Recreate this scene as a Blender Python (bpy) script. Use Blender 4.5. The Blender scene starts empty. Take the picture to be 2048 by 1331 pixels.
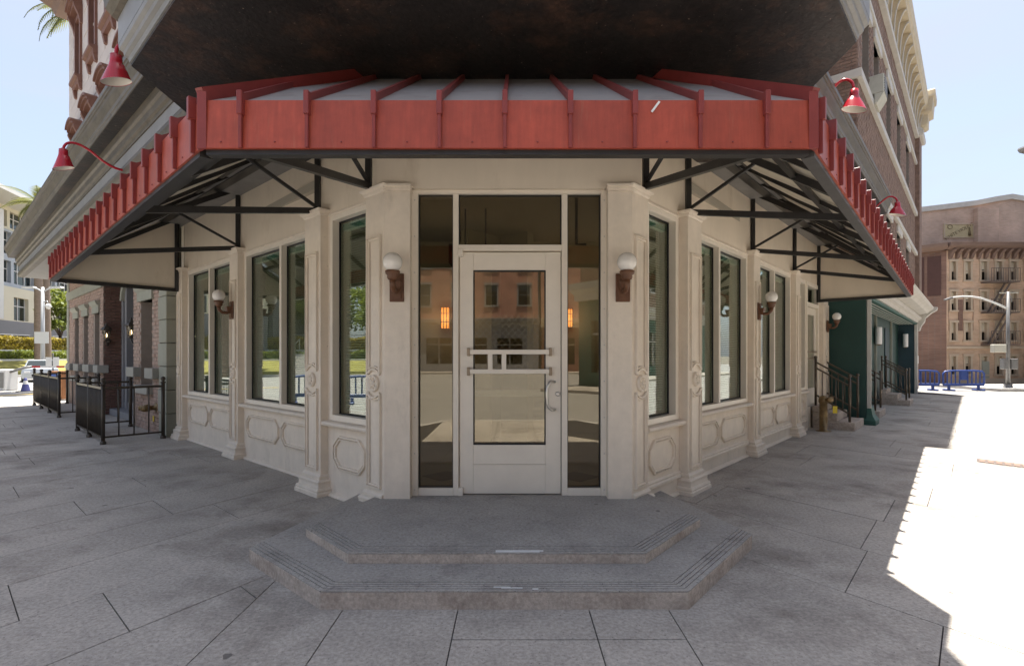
import bpy, bmesh, math, random
from mathutils import Vector, Matrix
random.seed(7)
R_ = math.radians
SC = bpy.context.scene
COL = SC.collection

# ------------------------------------------------------------------ camera, sky, sun, exposure
EYE = 1.5; FPX = 1039.0; HOR = 711.0
cam = bpy.data.cameras.new('camera'); camo = bpy.data.objects.new('camera', cam); COL.objects.link(camo)
camo.location = (0, 0, EYE); camo.rotation_euler = (R_(90), 0, 0)
cam.sensor_width = 36; cam.lens = 36 * FPX / 2048; cam.shift_y = (HOR - 665.5) / 2048
cam.clip_start = 0.05; cam.clip_end = 3000
SC.camera = camo
SUNV = Vector((-0.055, -0.200, -1)).normalized()        # the way the light travels
world = bpy.data.worlds.new('World'); SC.world = world; world.use_nodes = True
wn = world.node_tree; wn.nodes.clear()
w_out = wn.nodes.new('ShaderNodeOutputWorld'); w_bg = wn.nodes.new('ShaderNodeBackground')
sky = wn.nodes.new('ShaderNodeTexSky'); sky.sky_type = 'NISHITA'; sky.sun_disc = False
sky.sun_elevation = math.asin(-SUNV.z); sky.sun_rotation = math.atan2(-SUNV.x, -SUNV.y)
sky.air_density = 1.0; sky.dust_density = 3.0; sky.ozone_density = 1.0
w_tc = wn.nodes.new('ShaderNodeTexCoord'); w_map = wn.nodes.new('ShaderNodeMapping')
w_map.inputs['Scale'].default_value = (1.2, 1.2, 7.0); w_map.inputs['Rotation'].default_value = (0.12, 0.1, 0.4)
w_nz = wn.nodes.new('ShaderNodeTexNoise'); w_nz.inputs['Scale'].default_value = 2.2; w_nz.inputs['Detail'].default_value = 7
w_nz.inputs['Roughness'].default_value = 0.55; w_nz.inputs['Distortion'].default_value = 0.4
w_rp = wn.nodes.new('ShaderNodeValToRGB'); w_rp.color_ramp.elements[0].position = 0.40; w_rp.color_ramp.elements[1].position = 0.80; w_rp.color_ramp.elements[0].color = (0.40, 0.40, 0.40, 1)
w_rp.color_ramp.elements[1].color = (0.75, 0.75, 0.75, 1)
w_mx = wn.nodes.new('ShaderNodeMix'); w_mx.data_type = 'RGBA'
w_mx.inputs[7].default_value = (2.75, 2.95, 3.4, 1)
wl = wn.links
wl.new(w_tc.outputs['Generated'], w_map.inputs[0]); wl.new(w_map.outputs[0], w_nz.inputs['Vector'])
wl.new(w_nz.outputs['Fac'], w_rp.inputs[0]); wl.new(w_rp.outputs[0], w_mx.inputs[0])
wl.new(sky.outputs[0], w_mx.inputs[6]); wl.new(w_mx.outputs[2], w_bg.inputs[0]); wl.new(w_bg.outputs[0], w_out.inputs[0])
w_bg.inputs[1].default_value = 0.082
sun = bpy.data.lights.new('sun', 'SUN'); suno = bpy.data.objects.new('sun', sun); COL.objects.link(suno)
sun.energy = 4.3; sun.angle = R_(0.5); sun.color = (1.0, 0.95, 0.87)
suno.rotation_euler = SUNV.to_track_quat('-Z', 'Y').to_euler(); suno.location = (0, 0, 40)
SC.view_settings.view_transform = 'Standard'; SC.view_settings.look = 'None'
SC.view_settings.exposure = 1.74; SC.view_settings.gamma = 1.0
SC.cycles.max_bounces = 8; SC.cycles.diffuse_bounces = 5; SC.cycles.glossy_bounces = 4; SC.cycles.transparent_max_bounces = 16
SC.cycles.caustics_reflective = False; SC.cycles.caustics_refractive = False

# ------------------------------------------------------------------ materials
def mat(name, col, rough=0.6, var=0.12, scale=6.0, bump=0.0, bscale=60.0, metal=0.0, col2=None, streak=None, rnd=0.0, dirt=None, spec=0.5, speck=None, spots=None, fine=None):
    """Principled with world-space noise: var = value swing, streak = (sx,sy,sz) stretch, dirt = (colour, threshold, scale)"""
    m = bpy.data.materials.new(name); m.use_nodes = True
    nt = m.node_tree; N = nt.nodes; Lk = nt.links; b = N['Principled BSDF']
    b.inputs['Roughness'].default_value = rough; b.inputs['Metallic'].default_value = metal
    b.inputs['Specular IOR Level'].default_value = spec
    g = N.new('ShaderNodeNewGeometry'); mp = N.new('ShaderNodeMapping')
    mp.inputs['Scale'].default_value = streak or (1, 1, 1)
    Lk.new(g.outputs['Position'], mp.inputs[0])
    nz = N.new('ShaderNodeTexNoise'); nz.inputs['Scale'].default_value = scale; nz.inputs['Detail'].default_value = 6; nz.inputs['Roughness'].default_value = 0.62
    Lk.new(mp.outputs[0], nz.inputs['Vector'])
    rp = N.new('ShaderNodeValToRGB'); rp.color_ramp.elements[0].position = 0.3; rp.color_ramp.elements[1].position = 0.7
    c2 = col2 or tuple(c * (1 + var) for c in col)
    c1 = tuple(c * (1 - var) for c in col)
    rp.color_ramp.elements[0].color = (*c1, 1); rp.color_ramp.elements[1].color = (*c2, 1)
    Lk.new(nz.outputs['Fac'], rp.inputs[0]); out = rp.outputs[0]
    if dirt:
        dn = N.new('ShaderNodeTexNoise'); dn.inputs['Scale'].default_value = dirt[2]; dn.inputs['Detail'].default_value = 8; dn.inputs['Roughness'].default_value = 0.7
        Lk.new(mp.outputs[0], dn.inputs['Vector'])
        dr = N.new('ShaderNodeValToRGB'); dr.color_ramp.elements[0].position = dirt[1]; dr.color_ramp.elements[1].position = min(1, dirt[1] + 0.2)
        Lk.new(dn.outputs['Fac'], dr.inputs[0])
        mx = N.new('ShaderNodeMix'); mx.data_type = 'RGBA'; mx.inputs[7].default_value = (*dirt[0], 1)
        Lk.new(dr.outputs[0], mx.inputs[0]); Lk.new(out, mx.inputs[6]); out = mx.outputs[2]
    if speck:
        sn = N.new('ShaderNodeTexNoise'); sn.inputs['Scale'].default_value = speck[2]; sn.inputs['Detail'].default_value = 2
        Lk.new(g.outputs['Position'], sn.inputs['Vector'])
        sr = N.new('ShaderNodeValToRGB'); sr.color_ramp.elements[0].position = speck[1]; sr.color_ramp.elements[1].position = min(1, speck[1] + 0.06)
        Lk.new(sn.outputs['Fac'], sr.inputs[0])
        mx = N.new('ShaderNodeMix'); mx.data_type = 'RGBA'; mx.inputs[7].default_value = (*speck[0], 1)
        Lk.new(sr.outputs[0], mx.inputs[0]); Lk.new(out, mx.inputs[6]); out = mx.outputs[2]
    if fine:
        fn = N.new('ShaderNodeTexNoise'); fn.inputs['Scale'].default_value = fine[0]; fn.inputs['Detail'].default_value = 4; fn.inputs['Roughness'].default_value = 0.7
        Lk.new(g.outputs['Position'], fn.inputs['Vector']); fm = N.new('ShaderNodeMapRange'); fm.inputs[1].default_value = 0.3; fm.inputs[2].default_value = 0.7
        fm.inputs[3].default_value = 1 - fine[1]; fm.inputs[4].default_value = 1 + fine[1]; Lk.new(fn.outputs['Fac'], fm.inputs[0])
        mm = N.new('ShaderNodeMix'); mm.data_type = 'RGBA'; mm.blend_type = 'MULTIPLY'; mm.inputs[0].default_value = 1
        Lk.new(out, mm.inputs[6]); Lk.new(fm.outputs[0], mm.inputs[7]); out = mm.outputs[2]
    if spots:
        vo = N.new('ShaderNodeTexVoronoi'); vo.inputs['Scale'].default_value = spots[1]; Lk.new(g.outputs['Position'], vo.inputs['Vector'])
        sp_ = N.new('ShaderNodeSeparateColor'); Lk.new(vo.outputs['Color'], sp_.inputs[0])
        ra = N.new('ShaderNodeMath'); ra.operation = 'MULTIPLY'; ra.inputs[1].default_value = spots[2]; Lk.new(sp_.outputs[0], ra.inputs[0])
        nj = N.new('ShaderNodeTexNoise'); nj.inputs['Scale'].default_value = 30; Lk.new(g.outputs['Position'], nj.inputs['Vector'])
        nm = N.new('ShaderNodeMath'); nm.operation = 'MULTIPLY_ADD'; nm.inputs[1].default_value = 0.09; nm.inputs[2].default_value = -0.045; Lk.new(nj.outputs['Fac'], nm.inputs[0])
        ad = N.new('ShaderNodeMath'); ad.operation = 'ADD'; Lk.new(vo.outputs['Distance'], ad.inputs[0]); Lk.new(nm.outputs[0], ad.inputs[1])
        lt = N.new('ShaderNodeMath'); lt.operation = 'LESS_THAN'; Lk.new(ad.outputs[0], lt.inputs[0]); Lk.new(ra.outputs[0], lt.inputs[1])
        fa = N.new('ShaderNodeMath'); fa.operation = 'MULTIPLY'; Lk.new(lt.outputs[0], fa.inputs[0]); Lk.new(sp_.outputs[1], fa.inputs[1])
        mx = N.new('ShaderNodeMix'); mx.data_type = 'RGBA'; mx.inputs[7].default_value = (*spots[0], 1)
        Lk.new(fa.outputs[0], mx.inputs[0]); Lk.new(out, mx.inputs[6]); out = mx.outputs[2]
    if rnd:
        oi = N.new('ShaderNodeObjectInfo'); mr = N.new('ShaderNodeMapRange')
        mr.inputs[3].default_value = 1 - rnd; mr.inputs[4].default_value = 1 + rnd
        Lk.new(oi.outputs['Random'], mr.inputs[0])
        mm = N.new('ShaderNodeMix'); mm.data_type = 'RGBA'; mm.blend_type = 'MULTIPLY'; mm.inputs[0].default_value = 1
        Lk.new(out, mm.inputs[6]); Lk.new(mr.outputs[0], mm.inputs[7]); out = mm.outputs[2]
    Lk.new(out, b.inputs['Base Color'])
    if bump:
        bn = N.new('ShaderNodeTexNoise'); bn.inputs['Scale'].default_value = bscale; bn.inputs['Detail'].default_value = 5
        Lk.new(mp.outputs[0] if streak else g.outputs['Position'], bn.inputs['Vector'])
        bp = N.new('ShaderNodeBump'); bp.inputs['Strength'].default_value = bump; bp.inputs['Distance'].default_value = 0.01
        Lk.new(bn.outputs['Fac'], bp.inputs['Height']); Lk.new(bp.outputs[0], b.inputs['Normal'])
    return m

def brickmat(name, U, c1, c2, mortar, w=0.22, h=0.075, ms=0.012, rough=0.85, bump=0.5):
    m = bpy.data.materials.new(name); m.use_nodes = True
    nt = m.node_tree; N = nt.nodes; Lk = nt.links; b = N['Principled BSDF']; b.inputs['Roughness'].default_value = rough
    g = N.new('ShaderNodeNewGeometry'); d = N.new('ShaderNodeVectorMath'); d.operation = 'DOT_PRODUCT'; d.inputs[1].default_value = (U[0], U[1], 0)
    Lk.new(g.outputs['Position'], d.inputs[0])
    s = N.new('ShaderNodeSeparateXYZ'); Lk.new(g.outputs['Position'], s.inputs[0])
    c = N.new('ShaderNodeCombineXYZ'); Lk.new(d.outputs['Value'], c.inputs[0]); Lk.new(s.outputs[2], c.inputs[1])
    t = N.new('ShaderNodeTexBrick'); t.inputs['Scale'].default_value = 1; t.inputs['Brick Width'].default_value = w; t.inputs['Row Height'].default_value = h
    t.inputs['Mortar Size'].default_value = ms; t.inputs['Color1'].default_value = (*c1, 1); t.inputs['Color2'].default_value = (*c2, 1); t.inputs['Mortar'].default_value = (*mortar, 1)
    Lk.new(c.outputs[0], t.inputs['Vector'])
    nz = N.new('ShaderNodeTexNoise'); nz.inputs['Scale'].default_value = 0.9; nz.inputs['Detail'].default_value = 8; Lk.new(g.outputs['Position'], nz.inputs['Vector'])
    mr = N.new('ShaderNodeMapRange'); mr.inputs[1].default_value = 0.3; mr.inputs[2].default_value = 0.7; mr.inputs[3].default_value = 0.78; mr.inputs[4].default_value = 1.18; Lk.new(nz.outputs['Fac'], mr.inputs[0])
    mx = N.new('ShaderNodeMix'); mx.data_type = 'RGBA'; mx.blend_type = 'MULTIPLY'; mx.inputs[0].default_value = 1
    Lk.new(t.outputs['Color'], mx.inputs[6]); Lk.new(mr.outputs[0], mx.inputs[7]); Lk.new(mx.outputs[2], b.inputs['Base Color'])
    bp = N.new('ShaderNodeBump'); bp.invert = True; bp.inputs['Strength'].default_value = bump; bp.inputs['Distance'].default_value = 0.01
    Lk.new(t.outputs['Fac'], bp.inputs['Height']); Lk.new(bp.outputs[0], b.inputs['Normal'])
    return m

def glassmat(name, tint, ior=1.75, rough=0.0, wob=0.0, gcol=(0.95, 0.97, 0.95)):
    m = bpy.data.materials.new(name); m.use_nodes = True
    nt = m.node_tree; N = nt.nodes; Lk = nt.links; N.remove(N['Principled BSDF']); o = N['Material Output']
    t = N.new('ShaderNodeBsdfTransparent'); t.inputs[0].default_value = (*tint, 1)
    gl = N.new('ShaderNodeBsdfGlossy'); gl.inputs['Roughness'].default_value = rough; gl.inputs[0].default_value = (*gcol, 1)
    F0 = ((ior - 1) / (ior + 1)) ** 2; ge = N.new('ShaderNodeNewGeometry'); dp = N.new('ShaderNodeVectorMath'); dp.operation = 'DOT_PRODUCT'
    Lk.new(ge.outputs['Incoming'], dp.inputs[0]); Lk.new(ge.outputs['Normal'], dp.inputs[1])
    def mth(op, a, b_=None):
        q = N.new('ShaderNodeMath'); q.operation = op
        for i, x in enumerate((a, b_)):
            if x is None: continue
            if isinstance(x, (int, float)): q.inputs[i].default_value = x
            else: Lk.new(x, q.inputs[i])
        return q.outputs[0]
    sch = mth('ADD', mth('MULTIPLY', mth('POWER', mth('SUBTRACT', 1.0, mth('ABSOLUTE', dp.outputs['Value'])), 5.0), 1 - F0), F0)
    if wob:
        g = N.new('ShaderNodeNewGeometry'); nz = N.new('ShaderNodeTexNoise'); nz.inputs['Scale'].default_value = 1.3; nz.inputs['Detail'].default_value = 1
        Lk.new(g.outputs['Position'], nz.inputs['Vector'])
        bp = N.new('ShaderNodeBump'); bp.inputs['Strength'].default_value = wob; bp.inputs['Distance'].default_value = 0.01
        Lk.new(nz.outputs['Fac'], bp.inputs['Height']); Lk.new(bp.outputs[0], gl.inputs['Normal'])
    mx = N.new('ShaderNodeMixShader'); Lk.new(sch, mx.inputs[0]); Lk.new(t.outputs[0], mx.inputs[1]); Lk.new(gl.outputs[0], mx.inputs[2]); Lk.new(mx.outputs[0], o.inputs[0])
    return m

def emit(name, col, s):
    m = bpy.data.materials.new(name); m.use_nodes = True
    b = m.node_tree.nodes['Principled BSDF']; b.inputs['Base Color'].default_value = (*col, 1)
    b.inputs['Emission Color'].default_value = (*col, 1); b.inputs['Emission Strength'].default_value = s
    return m

def leafmat(name, a, b_, scale=1.5):
    m = mat(name, a, 0.55, 0.0, scale, col2=b_)
    p = m.node_tree.nodes['Principled BSDF']
    N = m.node_tree.nodes; Lk = m.node_tree.links
    tr = N.new('ShaderNodeBsdfTranslucent'); tr.inputs[0].default_value = (*[min(1, c * 1.3) for c in b_], 1)
    mx = N.new('ShaderNodeMixShader'); mx.inputs[0].default_value = 0.35
    Lk.new(p.outputs[0], mx.inputs[1]); Lk.new(tr.outputs[0], mx.inputs[2]); Lk.new(mx.outputs[0], N['Material Output'].inputs[0])
    return m

# left wing runs along UL, its outside is NL; right wing along UR / NR
UL = Vector((-0.743, 0.669, 0)); NL = Vector((-0.669, -0.743, 0)); OL = Vector((-1.177, 4.79, 0))
UR = Vector((0.664, 0.748, 0)); NR = Vector((0.748, -0.664, 0)); OR = Vector((1.1065, 4.79, 0))
M = dict(
    cream=mat('cream_paint', (0.76, 0.672, 0.562), 0.5, 0.06, 3, 0.10, 90, streak=(1.6, 1.6, 0.45), dirt=((0.60, 0.525, 0.43), 0.57, 2.4), spots=((0.22, 0.17, 0.12), 5.0, 0.045), fine=(9, 0.05)),
    creamwall=mat('cream_wall_paint', (0.76, 0.665, 0.54), 0.6, 0.05, 2, 0.08, 120, streak=(1.4, 1.4, 0.5), dirt=((0.63, 0.53, 0.41), 0.56, 1.6)),
    alum=mat('cream_metal_frame', (0.80, 0.73, 0.625), 0.38, 0.04, 5, 0.03, 140, spec=0.5, dirt=((0.52, 0.45, 0.36), 0.68, 6)),
    black=mat('black_gasket', (0.012, 0.012, 0.012), 0.5, 0.1),
    steel=mat('black_painted_steel', (0.022, 0.020, 0.019), 0.42, 0.25, 9, 0.1, 70, dirt=((0.07, 0.05, 0.04), 0.68, 9)),
    greysteel=mat('dark_grey_eave_steel', (0.062, 0.058, 0.056), 0.5, 0.2, 9, 0.1, 70),
    red=mat('red_painted_metal', (0.345, 0.058, 0.030), 0.46, 0.12, 5, 0.06, 30, streak=(9, 9, 0.6), rnd=0.09, dirt=((0.35, 0.105, 0.058), 0.58, 3), fine=(7, 0.14)),
    redrib=mat('red_seam_metal', (0.215, 0.034, 0.028), 0.46, 0.12, 7, 0.05, 60, dirt=((0.30, 0.10, 0.09), 0.68, 8)),
    lampred=mat('glossy_red_enamel', (0.42, 0.012, 0.025), 0.25, 0.05, 6),
    lampwhite=mat('white_enamel', (0.75, 0.70, 0.62), 0.4, 0.05),
    liner=mat('pale_awning_lining', (0.76, 0.71, 0.61), 0.6, 0.05, 2, dirt=((0.62, 0.55, 0.45), 0.62, 2)),
    roofgrey=mat('dusty_grey_roof_sheet', (0.315, 0.285, 0.265), 0.55, 0.10, 3, 0.05, 40, rnd=0.07, dirt=((0.21, 0.175, 0.15), 0.52, 3)),
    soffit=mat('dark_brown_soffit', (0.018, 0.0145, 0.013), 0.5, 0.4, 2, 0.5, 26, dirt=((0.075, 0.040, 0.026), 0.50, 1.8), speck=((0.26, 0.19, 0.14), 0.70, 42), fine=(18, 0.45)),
    stonebrown=mat('weathered_brown_cornice', (0.105, 0.086, 0.062), 0.5, 0.25, 3, 0.15, 30, streak=(1, 1, 3), dirt=((0.045, 0.036, 0.027), 0.52, 4)),
    stonegrey=mat('pale_grey_fillet', (0.225, 0.22, 0.215), 0.5, 0.12, 4, 0.1, 40),
    conc=mat('sidewalk_concrete', (0.395, 0.362, 0.322), 0.86, 0.16, 1.7, 0.35, 170, rnd=0.045, dirt=((0.185, 0.160, 0.138), 0.50, 0.8), speck=((0.16, 0.145, 0.135), 0.655, 70), spots=((0.09, 0.08, 0.075), 3.0, 0.10), fine=(42, 0.30)),
    joint=mat('dark_joint', (0.045, 0.042, 0.04), 0.95, 0.2),
    stepc=mat('step_concrete', (0.36, 0.337, 0.308), 0.88, 0.14, 2.2, 0.3, 170, dirt=((0.175, 0.157, 0.145), 0.56, 2.0), speck=((0.13, 0.12, 0.11), 0.66, 70), spots=((0.08, 0.07, 0.065), 4.0, 0.08), fine=(45, 0.25)),
    stepf=mat('step_riser_concrete', (0.46, 0.39, 0.33), 0.9, 0.18, 5, 0.3, 120, dirt=((0.30, 0.235, 0.19), 0.52, 4), fine=(40, 0.22)),
    asph=mat('pale_asphalt', (0.26, 0.25, 0.235), 0.9, 0.12, 0.6, 0.3, 90, dirt=((0.19, 0.18, 0.17), 0.6, 0.4)),
    kerb=mat('pale_kerb', (0.45, 0.43, 0.40), 0.85, 0.1, 3),
    earth=mat('earth', (0.16, 0.14, 0.11), 0.95, 0.2, 0.5),
    yellowpaint=mat('yellow_road_paint', (0.62, 0.43, 0.06), 0.7, 0.12, 4),
    whitepaint=mat('worn_white_paint', (0.72, 0.72, 0.70), 0.6, 0.1, 8),
    globe=mat('opal_glass', (0.86, 0.83, 0.78), 0.12, 0.02, 4),
    rust=mat('rust_brown_iron', (0.135, 0.058, 0.027), 0.5, 0.25, 14, 0.3, 60),
    hard=mat('satin_steel', (0.55, 0.53, 0.50), 0.3, 0.05, 12, metal=0.9),
    bracket=mat('tan_bracket', (0.30, 0.235, 0.165), 0.4, 0.1, 12, metal=0.4),
    glass=glassmat('window_glass', (0.84, 0.90, 0.84), 2.5, 0.0, 0.03),
    doorglass=glassmat('door_glass', (0.72, 0.69, 0.60), 2.0, 0.0, 0.06, (0.95, 0.89, 0.76)),
    blind=mat('blind_slat', (0.72, 0.74, 0.66), 0.6, 0.03),
    greenedge=mat('green_glass_edge', (0.10, 0.26, 0.20), 0.4, 0.1),
    inwall=mat('interior_beige', (0.54, 0.475, 0.37), 0.75, 0.06, 1.5, dirt=((0.42, 0.36, 0.27), 0.62, 1.5)),
    inceil=mat('interior_ceiling', (0.42, 0.38, 0.31), 0.8, 0.06, 1.5),
    infloor=mat('interior_floor', (0.34, 0.29, 0.22), 0.35, 0.1, 2),
    tile=mat('dark_floor_tile', (0.10, 0.05, 0.04), 0.35, 0.1, 4),
    bricklm=mat('left_mortar', (0.30, 0.25, 0.21), 0.95, 0.1, 6, 0.3, 120),
    brickl=mat('left_brick', (0.31, 0.20, 0.155), 0.85, 0.0, 7, 0.3, 90, col2=(0.46, 0.345, 0.285), dirt=((0.17, 0.10, 0.08), 0.60, 11)),
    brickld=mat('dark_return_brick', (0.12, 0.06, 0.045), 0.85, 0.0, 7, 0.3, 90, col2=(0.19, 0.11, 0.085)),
    brickrm=mat('right_mortar', (0.24, 0.20, 0.17), 0.95, 0.1, 6, 0.3, 120),
    brickr=mat('right_brick', (0.15, 0.092, 0.07), 0.85, 0.0, 5, 0.3, 90, col2=(0.30, 0.20, 0.15), dirt=((0.09, 0.06, 0.05), 0.60, 9)),
    sage=mat('sage_green_stone', (0.31, 0.312, 0.255), 0.7, 0.06, 3, 0.1, 60),
    sagegrey=mat('sage_grey_block', (0.34, 0.33, 0.29), 0.7, 0.08, 3, 0.1, 60),
    fence=mat('brown_black_iron', (0.060, 0.048, 0.036), 0.38, 0.15, 12, metal=0.3),
    bronze=mat('bronze_rail', (0.12, 0.095, 0.07), 0.35, 0.15, 12, metal=0.5),
    brass=mat('weathered_brass', (0.22, 0.15, 0.07), 0.4, 0.3, 14, metal=0.6),
    tag=mat('yellow_tag', (0.70, 0.52, 0.02), 0.5, 0.05),
    darkdoor=mat('black_door_paint', (0.012, 0.011, 0.011), 0.35, 0.2),
    panelw=mat('pale_pink_panel', (0.56, 0.49, 0.45), 0.7, 0.05, 2, 0.1, 60),
    trimbrown=mat('red_brown_trim', (0.185, 0.085, 0.058), 0.6, 0.15, 5, 0.1, 60),
    darkglass=glassmat('dark_upper_glass', (0.10, 0.11, 0.12), 1.6),
    creamstone=mat('cream_stone', (0.56, 0.475, 0.34), 0.7, 0.1, 3, 0.1, 60, dirt=((0.40, 0.31, 0.20), 0.6, 4)),
    stonewhite=mat('pale_stone', (0.56, 0.53, 0.48), 0.7, 0.08, 3, 0.1, 60),
    green=mat('dark_green_paint', (0.012, 0.050, 0.042), 0.5, 0.12, 3, 0.08, 60),
    greenblue=mat('blue_green_paint', (0.015, 0.045, 0.058), 0.5, 0.12, 3, 0.08, 60),
    greentrim=mat('mid_green_paint', (0.028, 0.10, 0.076), 0.5, 0.1, 3),
    whiteglow=mat('white_lamp_tube', (0.85, 0.83, 0.80), 0.4, 0.02),
    blue=mat('blue_plastic', (0.018, 0.05, 0.22), 0.42, 0.1, 6),
    cone=mat('blue_violet_cone', (0.06, 0.065, 0.20), 0.5, 0.08),
    white=mat('white_coating', (0.62, 0.62, 0.60), 0.5, 0.04),
    galv=mat('galvanised_pole', (0.20, 0.195, 0.19), 0.45, 0.12, 8, metal=0.3),
    polel=mat('pale_grey_pole', (0.38, 0.39, 0.40), 0.4, 0.05),
    officecream=mat('office_cream_panel', (0.66, 0.61, 0.47), 0.7, 0.04, 0.5),
    officewhite=mat('office_white_panel', (0.68, 0.67, 0.64), 0.6, 0.03, 0.5),
    officegrey=mat('office_grey_panel', (0.20, 0.20, 0.21), 0.6, 0.05, 0.5),
    officeblue=mat('office_blue_grey', (0.40, 0.43, 0.47), 0.6, 0.05, 0.5),
    officeglass=glassmat('office_glass', (0.20, 0.32, 0.31), 1.9),
    wood=mat('orange_wood', (0.30, 0.13, 0.05), 0.6, 0.15, 6),
    poster=mat('blue_poster', (0.05, 0.10, 0.32), 0.5, 0.1, 12),
    palmtrunk=mat('palm_bark', (0.22, 0.165, 0.125), 0.9, 0.25, 4, 0.6, 20, streak=(1, 1, 5)),
    bark=mat('tree_bark', (0.15, 0.11, 0.08), 0.9, 0.25, 5, 0.6, 20),
    leaf=leafmat('tree_leaf', (0.075, 0.12, 0.018), (0.22, 0.27, 0.035)),
    leafy=leafmat('hedge_yellow_leaf', (0.15, 0.13, 0.02), (0.38, 0.30, 0.04)),
    leafg=leafmat('hedge_green_leaf', (0.07, 0.12, 0.02), (0.22, 0.25, 0.04)),
    palmleaf=leafmat('palm_leaf', (0.06, 0.10, 0.02), (0.20, 0.20, 0.05)),
    grass=mat('verge_grass', (0.22, 0.20, 0.045), 0.9, 0.25, 2, 0.4, 60),
    farstone=mat('far_stone_trim', (0.52, 0.41, 0.30), 0.8, 0.06, 2),
    farcornice=mat('far_brown_cornice', (0.20, 0.13, 0.10), 0.7, 0.12, 2),
    shade=mat('cream_window_shade', (0.58, 0.52, 0.40), 0.7, 0.04),
    iron=mat('grey_brown_iron', (0.13, 0.10, 0.085), 0.5, 0.15, 8),
    signboard=mat('aged_sign_board', (0.52, 0.43, 0.25), 0.7, 0.12, 3, dirt=((0.44, 0.34, 0.18), 0.55, 2)),
    signink=mat('faded_sign_ink', (0.16, 0.12, 0.06), 0.8, 0.2, 5),
    acbox=mat('off_white_enamel', (0.52, 0.50, 0.42), 0.5, 0.08, 5),
    amber=emit('amber_shade', (1.0, 0.36, 0.07), 0.45),
    flame=emit('warm_bulb', (1.0, 0.75, 0.45), 3.0),
    carpaint=mat('silver_car_paint', (0.42, 0.45, 0.47), 0.25, 0.04, metal=0.4),
    rubber=mat('black_rubber', (0.02, 0.02, 0.02), 0.7, 0.1),
    taillamp=mat('red_tail_lamp', (0.45, 0.02, 0.02), 0.25, 0.05),
)

# ------------------------------------------------------------------ mesh helpers
class Fr:
    def __init__(s, O, U, N): s.O, s.U, s.N = [Vector((*v, 0))if len(v) == 2 else Vector(v) for v in (O, U, N)]
    def __call__(s, u, n, z): return s.O + s.U * u + s.N * n + Vector((0, 0, z))
FL = Fr(OL, UL, NL); FR = Fr(OR, UR, NR)
FW = Fr((0, 0, 0), (1, 0, 0), (0, 1, 0))                    # plain world: u = X, n = depth
FD = Fr((0, 4.948, 0), (1, 0, 0), (0, -1, 0))               # the door plane: n points to the street
ORG = {}

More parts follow.
